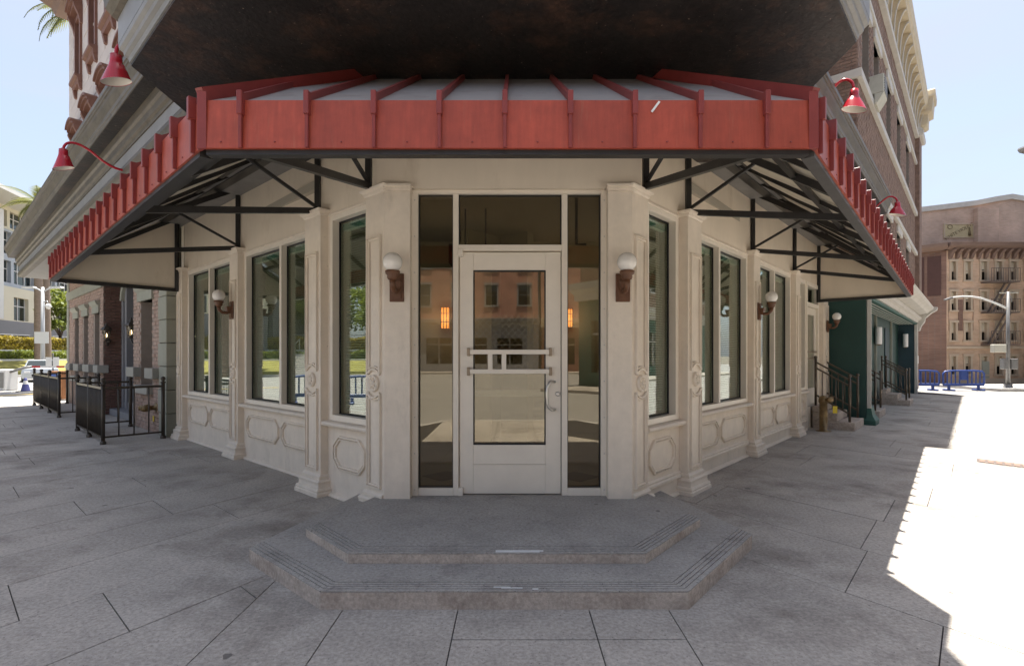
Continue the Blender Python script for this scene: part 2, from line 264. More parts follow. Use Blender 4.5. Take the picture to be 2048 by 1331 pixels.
class MB:
    def __init__(s): s.v = []; s.f = []; s.sm = []
    def add(s, pts, faces, smooth=False):
        k = len(s.v); s.v += [Vector(p) for p in pts]
        for f in faces: s.f.append(tuple(i + k for i in f)); s.sm.append(smooth)
        return s
    def poly(s, pts): return s.add(pts, [tuple(range(len(pts)))])
    def hexa(s, p): return s.add(p, [(0, 1, 2, 3), (4, 5, 6, 7), (0, 1, 5, 4), (1, 2, 6, 5), (2, 3, 7, 6), (3, 0, 4, 7)])
    def box(s, fr, u0, u1, n0, n1, z0, z1):
        return s.hexa([fr(u0, n0, z0), fr(u1, n0, z0), fr(u1, n1, z0), fr(u0, n1, z0), fr(u0, n0, z1), fr(u1, n0, z1), fr(u1, n1, z1), fr(u0, n1, z1)])
    def prism(s, pts, z0, z1):
        n = len(pts); P = [Vector((p[0], p[1], z0)) for p in pts] + [Vector((p[0], p[1], z1)) for p in pts]
        return s.add(P, [tuple(range(n)), tuple(range(n, 2 * n))] + [(i, (i + 1) % n, n + (i + 1) % n, n + i) for i in range(n)])
    def slab(s, pts, d):                                     # flat polygon pushed along d
        n = len(pts); P = [Vector(p) for p in pts] + [Vector(p) + Vector(d) for p in pts]
        return s.add(P, [tuple(range(n)), tuple(range(n, 2 * n))] + [(i, (i + 1) % n, n + (i + 1) % n, n + i) for i in range(n)])
    def beam(s, p, q, w, h, up=(0, 0, 1)):
        p = Vector(p); q = Vector(q); d = (q - p).normalized(); up = Vector(up)
        if abs(d.dot(up)) > 0.98: up = Vector((0, 1, 0))
        a = d.cross(up).normalized() * w / 2; b = a.cross(d).normalized() * h / 2
        return s.hexa([p - a - b, p + a - b, p + a + b, p - a + b, q - a - b, q + a - b, q + a + b, q - a + b])
    def tube(s, path, r, seg=10, caps=True):
        path = [Vector(p) for p in path]; rr = r if isinstance(r, (list, tuple)) else [r] * len(path)
        P = []; ref = None
        for i, p in enumerate(path):
            d = (path[min(i + 1, len(path) - 1)] - path[max(i - 1, 0)]).normalized()
            if ref is None:
                ref = d.orthogonal().normalized()
            ref = (ref - d * ref.dot(d)).normalized(); b = d.cross(ref)
            P += [p + (ref * math.cos(t) + b * math.sin(t)) * rr[i] for t in [2 * math.pi * j / seg for j in range(seg)]]
        F = [(i * seg + j, i * seg + (j + 1) % seg, (i + 1) * seg + (j + 1) % seg, (i + 1) * seg + j) for i in range(len(path) - 1) for j in range(seg)]
        s.add(P, F, True)
        if caps: s.add(P[:seg], [tuple(range(seg))]); s.add(P[-seg:], [tuple(range(seg))])
        return s
    def lathe(s, prof, c, seg=20, axis=None, smooth=True):   # prof: (radius, along) from c
        c = Vector(c); ax = Vector(axis or (0, 0, 1)).normalized(); a = ax.orthogonal().normalized(); b = ax.cross(a)
        P = [c + ax * h + (a * math.cos(t) + b * math.sin(t)) * max(r, 1e-4) for r, h in prof for t in [2 * math.pi * j / seg for j in range(seg)]]
        F = [(i * seg + j, i * seg + (j + 1) % seg, (i + 1) * seg + (j + 1) % seg, (i + 1) * seg + j) for i in range(len(prof) - 1) for j in range(seg)]
        return s.add(P, F, smooth)
    def extrude(s, fr, prof, u0, u1):                        # prof: closed list of (n, z)
        n = len(prof); P = [fr(u0, a, z) for a, z in prof] + [fr(u1, a, z) for a, z in prof]
        return s.add(P, [tuple(range(n)), tuple(range(n, 2 * n))] + [(i, (i + 1) % n, n + (i + 1) % n, n + i) for i in range(n)])
    def ring(s, fr, pl, prof, n0):                           # moulding along closed polygon pl[(u,z)], prof[(inset, height)]
        k = len(pl); cu = sum(p[0] for p in pl) / k; cz = sum(p[1] for p in pl) / k; P = []
        area = sum(pl[i][0] * pl[(i + 1) % k][1] - pl[(i + 1) % k][0] * pl[i][1] for i in range(k)); sg = 1 if area > 0 else -1
        def off(d):
            out = []
            for i in range(k):
                p0, p1, p2 = Vector(pl[i - 1]), Vector(pl[i]), Vector(pl[(i + 1) % k])
                e1 = (p1 - p0).normalized(); e2 = (p2 - p1).normalized()
                m1 = Vector((-e1.y, e1.x)) * sg; m2 = Vector((-e2.y, e2.x)) * sg
                m = (m1 + m2); q = m.length
                m = m / q if q > 1e-6 else m1
                out.append(p1 + m * d / max(0.5, m.dot(m1)))
            return out
        for d, h in prof: P += [fr(q.x, n0 + h, q.y) for q in off(d)]
        F = [(i * k + j, i * k + (j + 1) % k, (i + 1) * k + (j + 1) % k, (i + 1) * k + j) for i in range(len(prof) - 1) for j in range(k)]
        return s.add(P, F)
    def loftrect(s, fr, u0, u1, n0, n1, prof, eu=1.0):               # rectangle rings, prof[(z, expand)]; back side stays on n0
        P = []
        for z, e in prof: P += [fr(u0 - e * eu, n0, z), fr(u1 + e, n0, z), fr(u1 + e, n1 + e, z), fr(u0 - e * eu, n1 + e, z)]
        m = len(prof); F = [(i * 4 + j, i * 4 + (j + 1) % 4, (i + 1) * 4 + (j + 1) % 4, (i + 1) * 4 + j) for i in range(m - 1) for j in range(4)]
        F += [(0, 1, 2, 3), tuple(range(4 * m - 4, 4 * m))]
        return s.add(P, F)
    def sphere(s, c, r, seg=20, rings=12, sq=1.0):
        return s.lathe([(r * math.sin(math.pi * i / rings), -r * sq * math.cos(math.pi * i / rings)) for i in range(rings + 1)], c, seg)
    def build(s, name, m, parent=None, bevel=0.0, local=False, kind=None, label=None, seg=1):
        me = bpy.data.meshes.new(name); org = Vector((0, 0, 0))
        if parent is not None and not local: org = ORG.get(parent.name, Vector((0, 0, 0)))
        me.from_pydata([tuple(v - org) for v in s.v], [], s.f)
        me.polygons.foreach_set('use_smooth', s.sm)
        bm = bmesh.new(); bm.from_mesh(me)
        bmesh.ops.remove_doubles(bm, verts=bm.verts, dist=1e-5)
        bmesh.ops.recalc_face_normals(bm, faces=bm.faces)
        if bevel:
            ed = [e for e in bm.edges if len(e.link_faces) == 2 and e.calc_face_angle(0) > 0.5]
            bmesh.ops.bevel(bm, geom=ed, offset=bevel, segments=seg, affect='EDGES', profile=0.5, clamp_overlap=True)
        bm.to_mesh(me); bm.free()
        me.materials.append(M[m] if isinstance(m, str) else m)
        o = bpy.data.objects.new(name, me); COL.objects.link(o)
        if parent is not None: o.parent = parent; ORG[o.name] = org
        if kind: o['kind'] = kind
        if label: o['label'] = label
        return o

def tag(o, label, cat, group=None):
    o['label'] = label; o['category'] = cat
    if group: o['group'] = group
    return o
def thing(name, label, cat, loc=(0, 0, 0), rz=0.0, group=None):
    o = bpy.data.objects.new(name, None); COL.objects.link(o); o.empty_display_size = 0.2
    o.location = loc; o.rotation_euler = (0, 0, rz); ORG[o.name] = Vector(loc)
    return tag(o, label, cat, group)
def part(name, parent, loc=None):                            # an Empty part that holds sub-parts
    o = bpy.data.objects.new(name, None); COL.objects.link(o); o.empty_display_size = 0.1
    o.parent = parent; ORG[o.name] = ORG.get(parent.name, Vector((0, 0, 0)))
    return o
KIDS = {}
def copy_tree(o, loc=None, rz=None, label=None, parent=None):
    c = o.copy(); COL.objects.link(c)
    if parent is not None: c.parent = parent
    if loc is not None: c.location = loc
    if rz is not None: c.rotation_euler = (0, 0, rz)
    if label: c['label'] = label
    for ch in KIDS.get(o.name) or [x for x in bpy.data.objects if x.parent is o]: copy_tree(ch, parent=c)
    return c
def link_copy(src, parent, mw, name=None):                   # one more piece sharing mesh data
    o = bpy.data.objects.new(name or src.name.split('.')[0], src.data); COL.objects.link(o); o.parent = parent; o.matrix_local = mw
    return o
def px(x, y, d): return Vector(((x - 1024) / FPX * d, d, EYE + (HOR - y) / FPX * d))
def gnd(x, y): return px(x, y, EYE * FPX / (y - HOR))
BX = lambda *a: MB().box(*a)

def cuth(poly, planes):                                      # keep a*x + b*y <= c
    out = list(poly)
    for a, b, c in planes:
        res = []
        for j in range(len(out)):
            p, q = out[j], out[(j + 1) % len(out)]; sp, sq = c - a * p[0] - b * p[1], c - a * q[0] - b * q[1]
            if sp >= 0: res.append(p)
            if sp * sq < 0: t = sp / (sp - sq); res.append((p[0] + (q[0] - p[0]) * t, p[1] + (q[1] - p[1]) * t))
        out = res
        if len(out) < 3: return []
    return out
def clip(poly, conv):
    out = list(poly); n = len(conv)
    ar = sum(conv[i][0] * conv[(i + 1) % n][1] - conv[(i + 1) % n][0] * conv[i][1] for i in range(n)); sg = 1 if ar > 0 else -1
    for i in range(n):
        a = conv[i]; b = conv[(i + 1) % n]
        side = lambda p: sg * ((b[0] - a[0]) * (p[1] - a[1]) - (b[1] - a[1]) * (p[0] - a[0]))
        res = []
        for j in range(len(out)):
            p, q = out[j], out[(j + 1) % len(out)]; sp, sq = side(p), side(q)
            if sp >= 0: res.append(p)
            if sp * sq < 0: t = sp / (sp - sq); res.append((p[0] + (q[0] - p[0]) * t, p[1] + (q[1] - p[1]) * t))
        out = res
        if len(out) < 3: return []
    return out

# ------------------------------------------------------------------ ground, road, sidewalk
def struct(o): o['kind'] = 'structure'; return o
struct(MB().poly([(-900, -900, -0.19), (900, -900, -0.19), (900, 900, -0.19), (-900, 900, -0.19)]).build('ground', 'earth'))
struct(MB().poly([(-37.5, -60, -0.13), (90, -60, -0.13), (90, 110, -0.13), (-37.5, 110, -0.13)]).build('road', 'asph'))
def xy(v): return (v.x, v.y)
edge = [xy(FL(20.5, -2, 0)), xy(FL(20.5, 3.2, 0)), xy(FL(0, 3.2, 0)), (-3.0, 0.9), (-1.5, -2.2), (1.5, -2.2), (2.6, -0.6), xy(FR(0, 3.1, 0)), xy(FR(18, 3.1, 0)),
        xy(FR(20, 2.8, 0)), xy(FR(21.4, 2.2, 0)), xy(FR(22.6, 1.2, 0)), xy(FR(23.6, -0.6, 0)), xy(FR(26, -6, 0)), (2, 30), (-4, 30)]
walk = struct(MB().prism(edge, -0.16, -0.010).build('sidewalk', 'joint'))
kb = MB()
for i in list(range(1, 13)):
    a = Vector((*edge[i], 0)); b = Vector((*edge[i + 1], 0)); kb.beam(a + Vector((0, 0, -0.075)), b + Vector((0, 0, -0.075)), 0.15, 0.16)
struct(kb.build('kerb', 'kerb'))
slab_n = 0
def slab(poly, z=0.0):
    if len(poly) < 3: return
    ar = abs(sum(poly[i][0] * poly[(i + 1) % len(poly)][1] - poly[(i + 1) % len(poly)][0] * poly[i][1] for i in range(len(poly)))) / 2
    if ar < 0.02: return
    MB().prism(poly, -0.03, z + random.uniform(-0.0012, 0.0012)).build('paving_slab', 'conc', walk)
J = 0.0035
def cell(o, a, b, a0, a1, b0, b1):
    return [(o[0] + a[0] * s + b[0] * t, o[1] + a[1] * s + b[1] * t) for s, t in ((a0 + J, b0 + J), (a1 - J, b0 + J), (a1 - J, b1 - J), (a0 + J, b1 - J))]
inb = clip
# middle: rows square to the door
for c0, c1, rows in ((-1.58, -1.0, [-2.2, -0.4, 1.35, 5.2]), (-1.0, -0.32, [-2.2, -0.4, 1.35, 5.2]), (-0.32, 0.455, [-2.2, -0.7, 0.9, 2.749, 5.2]), (0.455, 0.925, [-2.2, -0.7, 0.9, 2.749, 5.2])):
    for r0, r1 in zip(rows, rows[1:]):
        slab([(c0 + J, r0 + J), (c1 - J, r0 + J), (c1 - J, r1 - J), (c0 + J, r1 - J)])
# left: skew courses along the left wing
nl = lambda N, O, v, sg=1: (sg * N.x, sg * N.y, sg * (v + N.dot(O)))
secL = [(1, 0, -1.58 - J), nl(NL, OL, 3.12), nl(NL, OL, -0.8, -1), nl(UL, OL, 20.45), (0, -1, 2.0)]
secL[2] = (-NL.x, -NL.y, -(-0.8 + NL.dot(OL)))
A0 = (-3.62, 4.215); aL = (0.49, 0.872); bL = (0.743, -0.669)
for i in range(-28, 8):
    b0, b1 = i * 0.69, (i + 1) * 0.69
    js = [-9.0]; x = {0: 0.0, 1: 0.0, 2: 0.0, -1: 0.82, -2: -0.55}.get(i, random.uniform(-1, 1)); lo = x
    while lo > -7: lo -= random.choice((1.7, 2.1, 2.6))
    while lo < 8: js.append(lo); lo += random.choice((1.7, 2.1, 2.6)) if abs(lo - x) > 1e-3 else 2.05
    js = sorted(set([j for j in js if j > -7.5] + [x])); js = [js[0]] + [j for k, j in enumerate(js[1:]) if j - js[k] > 0.5]
    for j0, j1 in zip(js, js[1:]): slab(cuth(cell(A0, aL, bL, j0, j1, b0, b1), secL))
# right: skew courses along the right wing, plus the big corner slab
B0 = (2.113, 3.297); aR = (0.566, -0.824); bR = (0.664, 0.748)
secR = [(-1, 0, -0.925 - J), nl(NR, OR, 3.02), (-NR.x, -NR.y, -(-0.8 + NR.dot(OR))), (UR.x + 0.35 * NR.x, UR.y + 0.35 * NR.y, 21.9 + (UR + 0.35 * NR).dot(OR)), (0, -1, 2.0)]
for i in range(-3, 26):
    b0, b1 = (i * 0.94, (i + 1) * 0.94)
    if i == -1: b0 = -1.6
    if i < -1: b0, b1 = b0 - 0.66, b1 - 0.66
    x = {0: 0.0, 1: -0.55, -1: 4.0, 2: 0.9}.get(i, random.uniform(-0.8, 0.8)); lo = x
    while lo > -7: lo -= random.choice((1.5, 1.9, 2.4))
    js = []
    while lo < 8: js.append(lo); lo += random.choice((1.5, 1.9, 2.4))
    for j0, j1 in zip(js, js[1:]): slab(cuth(cell(B0, aR, bR, j0, j1, b0, b1), secR))
# drain cover in the sunlit pavement
dc = thing('drain_cover', 'brown metal drain cover set in the sunlit pavement', 'drain cover', tuple(gnd(2010, 927)))
dc.location.z = 0; ORG[dc.name] = Vector(dc.location)
g0 = gnd(2010, 927); fdc = Fr((g0.x, g0.y, 0), aR, bR)
BX(fdc, -0.30, 0.30, -0.16, 0.16, -0.01, 0.005).build('cover_plate', 'iron', dc)
for k in range(6): BX(fdc, -0.27 + k * 0.09, -0.21 + k * 0.09, -0.13, 0.13, 0.005, 0.010).build('cover_bar', 'farcornice', dc)
# road paint
yl = MB()
yl.beam(Vector((-23.8, 13.0, -0.127)), Vector((-17.8, 29.5, -0.127)), 0.30, 0.006)
o = struct(yl.build('road_marking', 'yellowpaint'))

# ------------------------------------------------------------------ entrance steps
steps = thing('entrance_steps', 'two grey concrete steps with angled sides in front of the door', 'steps', (0, 4.0, 0))
lo = [(-1.136, 3.074), (1.047, 3.074), (1.873, 4.05), (1.52, 5.4), (-1.5, 5.4), (-1.905, 3.764)]
up = [(-1.098, 3.477), (0.900, 3.477), (1.53, 4.22), (1.20, 5.3), (-1.13, 5.3), (-1.588, 3.994)]
H1, H2 = 0.1095, 0.1815
def stepbody(pl, z0, z1, name):
    MB().prism(pl, z0, z1).build(name, 'stepf', steps, 0.006)
    c = (sum(p[0] for p in pl) / 6, sum(p[1] for p in pl) / 6)
    def ins(d):
        ln = []
        for i in range(6):
            a, b = Vector(pl[i]), Vector(pl[(i + 1) % 6]); e = (b - a).normalized(); m_ = Vector((-e.y, e.x)) * (d if i in (5, 0, 1) else 0.0); ln.append((a + m_, e))
        out = []
        for i in range(6):
            (a, e), (b, g) = ln[i - 1], ln[i]; cr = e.x * g.y - e.y * g.x; w = b - a; t = (w.x * g.y - w.y * g.x) / cr; out.append(a + e * t)
        return out
    edges = [ins(d) for d in (0.0, 0.028, 0.036, 0.058, 0.066, 0.088, 0.096, 0.118, 0.126)]
    for a, b in ((0, 1), (2, 3), (4, 5), (6, 7)):            # nosing bands with grooves between them
        m = MB()
        for i in (5, 0, 1):
            j = (i + 1) % 6; A, B = edges[a], edges[b]
            s0, s1 = 0.0, 1.0
            m.prism([A[i], A[j], B[j], B[i]], z1 + 0.0005, z1 + 0.0075)
        m.build('nosing_band', 'stepc', steps)
    k = [edges[8][i] for i in range(6)]; MB().prism(k, z1 + 0.0005, z1 + 0.0075).build('tread', 'stepc', steps)
stepbody(lo, -0.05, H1 - 0.0075, 'lower_riser'); stepbody(up, H1 - 0.004, H2 - 0.0075, 'upper_riser')
for nm, x0, x1, y, zt, k in (('tape', 991, 1087, 3.49, H2, 6), ('tape', 987, 1083, 3.095, H1, 17)):
    m = MB(); xa = (x0 - 1024) / FPX * y; xb = (x1 - 1024) / FPX * y; rr = random.Random(k); x = xa
    while x < xb:
        w = rr.uniform(0.02, 0.07); 
        for r in range(3):
            if rr.random() < (0.93 if k == 6 else 0.45): m.box(FW, x, min(x + w, xb), y + r * 0.013, y + r * 0.013 + rr.uniform(0.009, 0.0125), zt, zt + 0.0012)
        x += w
    m.build(nm, 'whitepaint', steps, label='torn white tape strip on step edge')

# ------------------------------------------------------------------ corner building: shopfront
shop = thing('corner_shop', 'cream painted corner shopfront with angled glass door entrance and pilasters', 'building', (0, 5.5, 0))
SILL, WTOP, WALLTOP, CAPT = 0.80, 3.0, 4.22, 3.075
def rosette(fr, u, n, z, parent):
    ro = MB().lathe([(0.078, 0), (0.080, 0.012), (0.074, 0.030), (0.062, 0.032), (0.056, 0.018), (0.02, 0.016), (0.018, 0.03), (0.0, 0.033)], fr(u, n, z), 24, fr.N).build('rosette', 'cream', parent)
    m = MB()
    for k in range(8):
        t = k * math.pi / 4; m.beam(fr(u + 0.018 * math.cos(t), n + 0.02, z + 0.018 * math.sin(t)), fr(u + 0.06 * math.cos(t), n + 0.02, z + 0.06 * math.sin(t)), 0.012, 0.016, fr.N)
    m.build('rosette_spoke', 'cream', parent)
PANEL = [(0, 0), (0.004, 0.012), (0.016, 0.014), (0.020, 0.006), (0.026, 0.006), (0.030, 0.014), (0.038, 0.010), (0.046, 0.004), (0.30, 0.004)]
MOULD = [(0, 0), (0.001, 0.026), (0.015, 0.030), (0.017, 0.008), (0.026, 0.006), (0.028, 0.024), (0.042, 0.022), (0.044, 0.0)]
def arc(u, z, r, a0, a1, k=8): return [(u + r * math.cos(a0 + (a1 - a0) * i / k), z + r * math.sin(a0 + (a1 - a0) * i / k)) for i in range(k + 1)]
def pilaster(fr, u0, u1, nw, nf, bu=None):
    p = part('pilaster', shop)
    BX(fr, u0, u1, nw - 0.1, nf, 0.0, CAPT - 0.06).build('shaft', 'cream', p, 0.004)
    MB().loftrect(fr, u0, u1, nw - 0.1, nf, [(CAPT - 0.061, 0.002), (CAPT - 0.05, 0.012), (CAPT - 0.03, 0.016), (CAPT - 0.018, 0.040), (CAPT, 0.046), (CAPT + 0.004, 0.044)]).build('cap', 'cream', p)
    MB().loftrect(fr, u0 if bu is None else bu, u1, nw - 0.1, nf, [(-0.02, 0.082), (0.035, 0.082), (0.045, 0.070), (0.062, 0.074), (0.078, 0.066), (0.085, 0.050), (0.12, 0.046), (0.150, 0.052), (0.165, 0.040), (0.172, 0.020), (0.20, 0.022), (0.214, 0.012), (0.222, 0.001)], 1.0 if bu is None else 0.0).build('base', 'cream', p)
    a, b = u0 + 0.045, u1 - 0.045; c = (a + b) / 2; r = (b - a) / 2; zc = 1.24
    up_ = [(a, 2.62), (a, 1.335)] + [(u, z) for u, z in arc(c, zc, r * 1.13, math.pi * 0.72, math.pi * 0.28)] + [(b, 1.335), (b, 2.62)]
    lo_ = [(a, 0.26), (b, 0.26), (b, 1.145)] + [(u, z) for u, z in arc(c, zc, r * 1.13, -math.pi * 0.28, -math.pi * 0.72)] + [(a, 1.145)]
    for pl in (up_, lo_):
        MB().ring(fr, pl, [(0, 0), (0.001, 0.024), (0.014, 0.026), (0.016, 0.008), (0.024, 0.007), (0.026, 0.020), (0.036, 0.018), (0.038, 0.004)], nf).build('panel_moulding', 'cream', p)
    for zz, a0, a1 in ((zc, 0.22, 0.78), (zc, -0.22, -0.78)):
        pts = arc(c, zz, r * 1.17, math.pi * a0, math.pi * a1, 10)
        MB().tube([fr(u, nf + 0.012, z) for u, z in pts], 0.011, 6).build('arch_bead', 'cream', p)
    rosette(fr, c, nf, zc, p)
    return p
def blind(fr, u0, u1, n, z0, z1, parent, step=0.026, tilt=0.55):
    m = MB(); z = z0
    while z < z1:
        c, s = 0.012 * math.cos(tilt), 0.012 * math.sin(tilt)
        m.add([fr(u0, n - c, z + s), fr(u1, n - c, z + s), fr(u1, n + c, z - s), fr(u0, n + c, z - s)], [(0, 1, 2, 3)]); z += step
    m.box(fr, u0, u1, n - 0.018, n + 0.018, z1, z1 + 0.03)
    for u in (u0 + 0.12, u1 - 0.12): m.box(fr, u - 0.002, u + 0.002, n + 0.013, n + 0.0135, z0, z1)
    m.build('blind', 'blind', parent)
def glazing(fr, u0, u1, n, nm, parent, z0=SILL + 0.07, z1=WTOP, blinds=True):
    """frame with nm panes between u0..u1; n = plane of the wall"""
    w = part('window', parent); fw = 0.055
    f = MB(); f.box(fr, u0, u0 + fw, n - 0.10, n + 0.012, z0 - 0.06, z1).box(fr, u1 - fw, u1, n - 0.10, n + 0.012, z0 - 0.06, z1)
    f.box(fr, u0 + fw, u1 - fw, n - 0.10, n + 0.012, z1 - 0.055, z1).box(fr, u0 + fw, u1 - fw, n - 0.10, n + 0.012, z0 - 0.06, z0)
    for k in range(1, nm):
        c = u0 + (u1 - u0) * k / nm; f.box(fr, c - 0.03, c + 0.03, n - 0.10, n + 0.008, z0, z1 - 0.055)
    f.build('frame', 'alum', w, 0.003)
    BX(fr, u0 - 0.02, u1 + 0.02, n - 0.02, n + 0.022, z1 + 0.001, z1 + 0.03).build('head_moulding', 'cream', w, 0.006)
    for k in range(nm):
        a = u0 + (u1 - u0) * k / nm + (fw if k == 0 else 0.03); b = u0 + (u1 - u0) * (k + 1) / nm - (fw if k == nm - 1 else 0.03)
        MB().ring(fr, [(a, z0), (b, z0), (b, z1 - 0.055), (a, z1 - 0.055)], [(0, 0.02), (0.012, 0.02), (0.012, 0.0)], n - 0.085).build('gasket', 'black', w)
        BX(fr, a + 0.004, b - 0.004, n - 0.092, n - 0.086, z0 + 0.003, z1 - 0.058).build('pane', 'glass', w)
        if blinds:
            BX(fr, a + 0.01, b - 0.01, n - 0.135, n - 0.105, z1 - 0.14, z1 - 0.075).build('blind_head_rail', 'greenedge', w)
            blind(fr, a + 0.02, b - 0.02, n - 0.135, z0 + 0.05, z1 - 0.15, w)
    return w
def octpanel(fr, u0, u1, z0, z1, n, parent):
    c = min(0.11, (u1 - u0) * 0.27); d = (z1 - z0) * 0.30
    pl = [(u0 + c, z0), (u1 - c, z0), (u1, z0 + d), (u1, z1 - d), (u1 - c, z1), (u0 + c, z1), (u0, z1 - d), (u0, z0 + d)]
    MB().ring(fr, pl, MOULD, n).build('panel_moulding', 'cream', parent)
def bay(fr, u0, u1, n, nm, rail):
    b = part('wall_bay', shop)
    BX(fr, u0, u1, n - 0.14, n, -0.02, SILL - 0.03).build('stall_riser', 'cream', b)
    MB().extrude(fr, [(n - 0.11, SILL - 0.055), (n + 0.05, SILL - 0.055), (n + 0.075, SILL - 0.045), (n + 0.085, SILL - 0.025), (n + 0.075, SILL - 0.004), (n + 0.05, SILL + 0.004), (n - 0.11, SILL + 0.012)], u0 + 0.001, u1 - 0.001).build('sill', 'cream', b)
    MB().extrude(fr, [(n, -0.02), (n + 0.045, -0.02), (n + 0.045, 0.012), (n + 0.03, 0.025), (n, 0.035)], u0, u1).build('plinth_moulding', 'cream', b)
    if rail: MB().extrude(fr, [(n - 0.01, 0.17), (n + 0.03, 0.175), (n + 0.03, 0.20), (n + 0.018, 0.212), (n + 0.022, 0.232), (n + 0.01, 0.245), (n - 0.01, 0.247)], u0, u1).build('dado_rail', 'cream', b)
    z0, z1 = (0.30, 0.655)
    if nm == 1: octpanel(fr, u0 + (u1 - u0) * 0.14, u1 - (u1 - u0) * 0.16, z0, z1, n, b)
    else:
        L = u1 - u0; g = 0.09
        octpanel(fr, u0 + 0.13, u0 + L / 2 - g / 2, z0 + 0.02, z1, n, b); octpanel(fr, u0 + L / 2 + g / 2, u1 - 0.13, z0 + 0.02, z1, n, b)
    BX(fr, u0, u0 + 0.06, n - 0.14, n, SILL - 0.03, WTOP + 0.001).build('jamb', 'cream', b); BX(fr, u1 - 0.06, u1, n - 0.14, n, SILL - 0.03, WTOP + 0.001).build('jamb', 'cream', b)
    glazing(fr, u0 + 0.06, u1 - 0.06, n, nm, b)
    BX(fr, u0 - 0.16, u1 + 0.16, n - 0.14, n, WTOP + 0.001, WALLTOP).build('upper_wall', 'creamwall', b)
# left wing
pilaster(FL, 0.0, 0.314, -0.09, 0.0, 0.015); bay(FL, 0.314, 1.19, -0.09, 1, False); pilaster(FL, 1.19, 1.54, -0.275, 0.0)
bay(FL, 1.54, 3.98, -0.275, 2, False); pilaster(FL, 3.98, 4.29, -0.275, -0.185); bay(FL, 4.29, 6.54, -0.275, 2, False); pilaster(FL, 6.54, 6.82, -0.275, -0.185)
# right wing
pilaster(FR, 0.0, 0.314, -0.05, 0.0, 0.015); bay(FR, 0.314, 1.164, -0.06, 1, True); pilaster(FR, 1.164, 1.542, -0.19, 0.04)
bay(FR, 1.542, 3.90, -0.19, 2, True); pilaster(FR, 3.90, 4.21, -0.19, -0.10); bay(FR, 4.21, 6.375, -0.19, 2, True); pilaster(FR, 6.375, 6.70, -0.19, -0.10)
bay(FR, 6.70, 7.52, -0.19, 1, True)
# side door at the end of the right wing
sd = part('side_door', shop); n = -0.19
f = MB(); f.box(FR, 7.52, 7.60, n - 0.12, n + 0.02, 0, WTOP + 0.02).box(FR, 8.58, 8.66, n - 0.12, n + 0.02, 0, WTOP + 0.02).box(FR, 7.60, 8.58, n - 0.12, n + 0.02, WTOP - 0.06, WTOP + 0.02).box(FR, 7.60, 8.58, n - 0.12, n + 0.02, 2.52, 2.60)
f.build('frame', 'alum', sd, 0.004)
f = MB(); f.box(FR, 7.61, 7.74, n - 0.09, n - 0.03, 0.46, 2.51).box(FR, 8.44, 8.57, n - 0.09, n - 0.03, 0.46, 2.51).box(FR, 7.74, 8.44, n - 0.09, n - 0.03, 2.36, 2.51).box(FR, 7.74, 8.44, n - 0.09, n - 0.03, 0.46, 0.82)
f.build('leaf', 'alum', sd, 0.003)
BX(FR, 7.74, 8.44, n - 0.065, n - 0.058, 0.82, 2.36).build('pane', 'glass', sd); BX(FR, 7.60, 8.58, n - 0.065, n - 0.058, 2.60, 2.94).build('transom_pane', 'glass', sd)
for z in (1.42, 1.56): BX(FR, 7.68, 8.5, n - 0.01, n + 0.01, z, z + 0.04).build('push_bar', 'bracket', sd)
BX(FR, 7.3, 8.9, n - 0.14, n, WTOP + 0.03, WALLTOP).build('upper_wall', 'creamwall', shop)
BX(FR, 7.52, 8.66, n - 0.12, n, 0, 0.45).build('door_stall', 'cream', shop)
pilaster(FR, 8.66, 9.10, -0.19, -0.08)
# front: chamfered pilaster faces and wall above the door
for s, ox, ix in ((-1, -1.177, -0.940), (1, 1.1065, 0.885)):
    a, b = sorted((ox, ix)); fr = FR if s > 0 else FL
    p = part('corner_pilaster', shop)
    MB().prism([(ix, 4.79), (ox, 4.79), xy(fr(0.02, -0.03, 0)), (ix, 5.0)], 0.1, CAPT - 0.06).build('shaft', 'cream', p, 0.003)
    for z0, z1, e in ((CAPT - 0.06, CAPT - 0.04, 0.012), (CAPT - 0.04, CAPT - 0.02, 0.022), (CAPT - 0.02, CAPT, 0.040)):
        MB().prism([(ix - s * e * 0.4, 4.79 - e), (ox + s * e * 0.42, 4.79 - e), xy(fr(0.02, e, 0)), xy(fr(0.1, -0.1, 0)), (ix - s * e * 0.4, 5.02)], z0, z1).build('cap', 'cream', p)
BX(FW, -1.26, 1.2, 4.835, 4.95, CAPT - 0.02, WALLTOP).build('front_upper_wall', 'creamwall', shop)
# entrance glazing and door
ent = part('entrance_frame', shop); D = lambda x: (x - 1024) / 210.0
Z = lambda y: EYE + (HOR - y) / 210.0
f = MB(); f.box(FD, D(823), D(838), -0.06, 0.06, H2, Z(377)).box(FD, D(1200), D(1213), -0.06, 0.06, H2, Z(377)).box(FD, D(838), D(1200), -0.06, 0.055, Z(391), Z(377))
f.box(FD, D(907), D(918), -0.05, 0.045, H2, Z(391)).box(FD, D(1122.5), D(1134), -0.05, 0.045, H2, Z(391)).box(FD, D(918), D(1122.5), -0.05, 0.045, Z(503), Z(491))
f.box(FD, D(838), D(907), -0.05, 0.05, H2, Z(973)).box(FD, D(1134), D(1200), -0.05, 0.05, H2, Z(973))
f.build('frame', 'alum', ent, 0.003)
BX(FD, D(818), D(1218), 0.055, 0.085, Z(381), Z(374)).build('head_bead', 'alum', ent, 0.006)
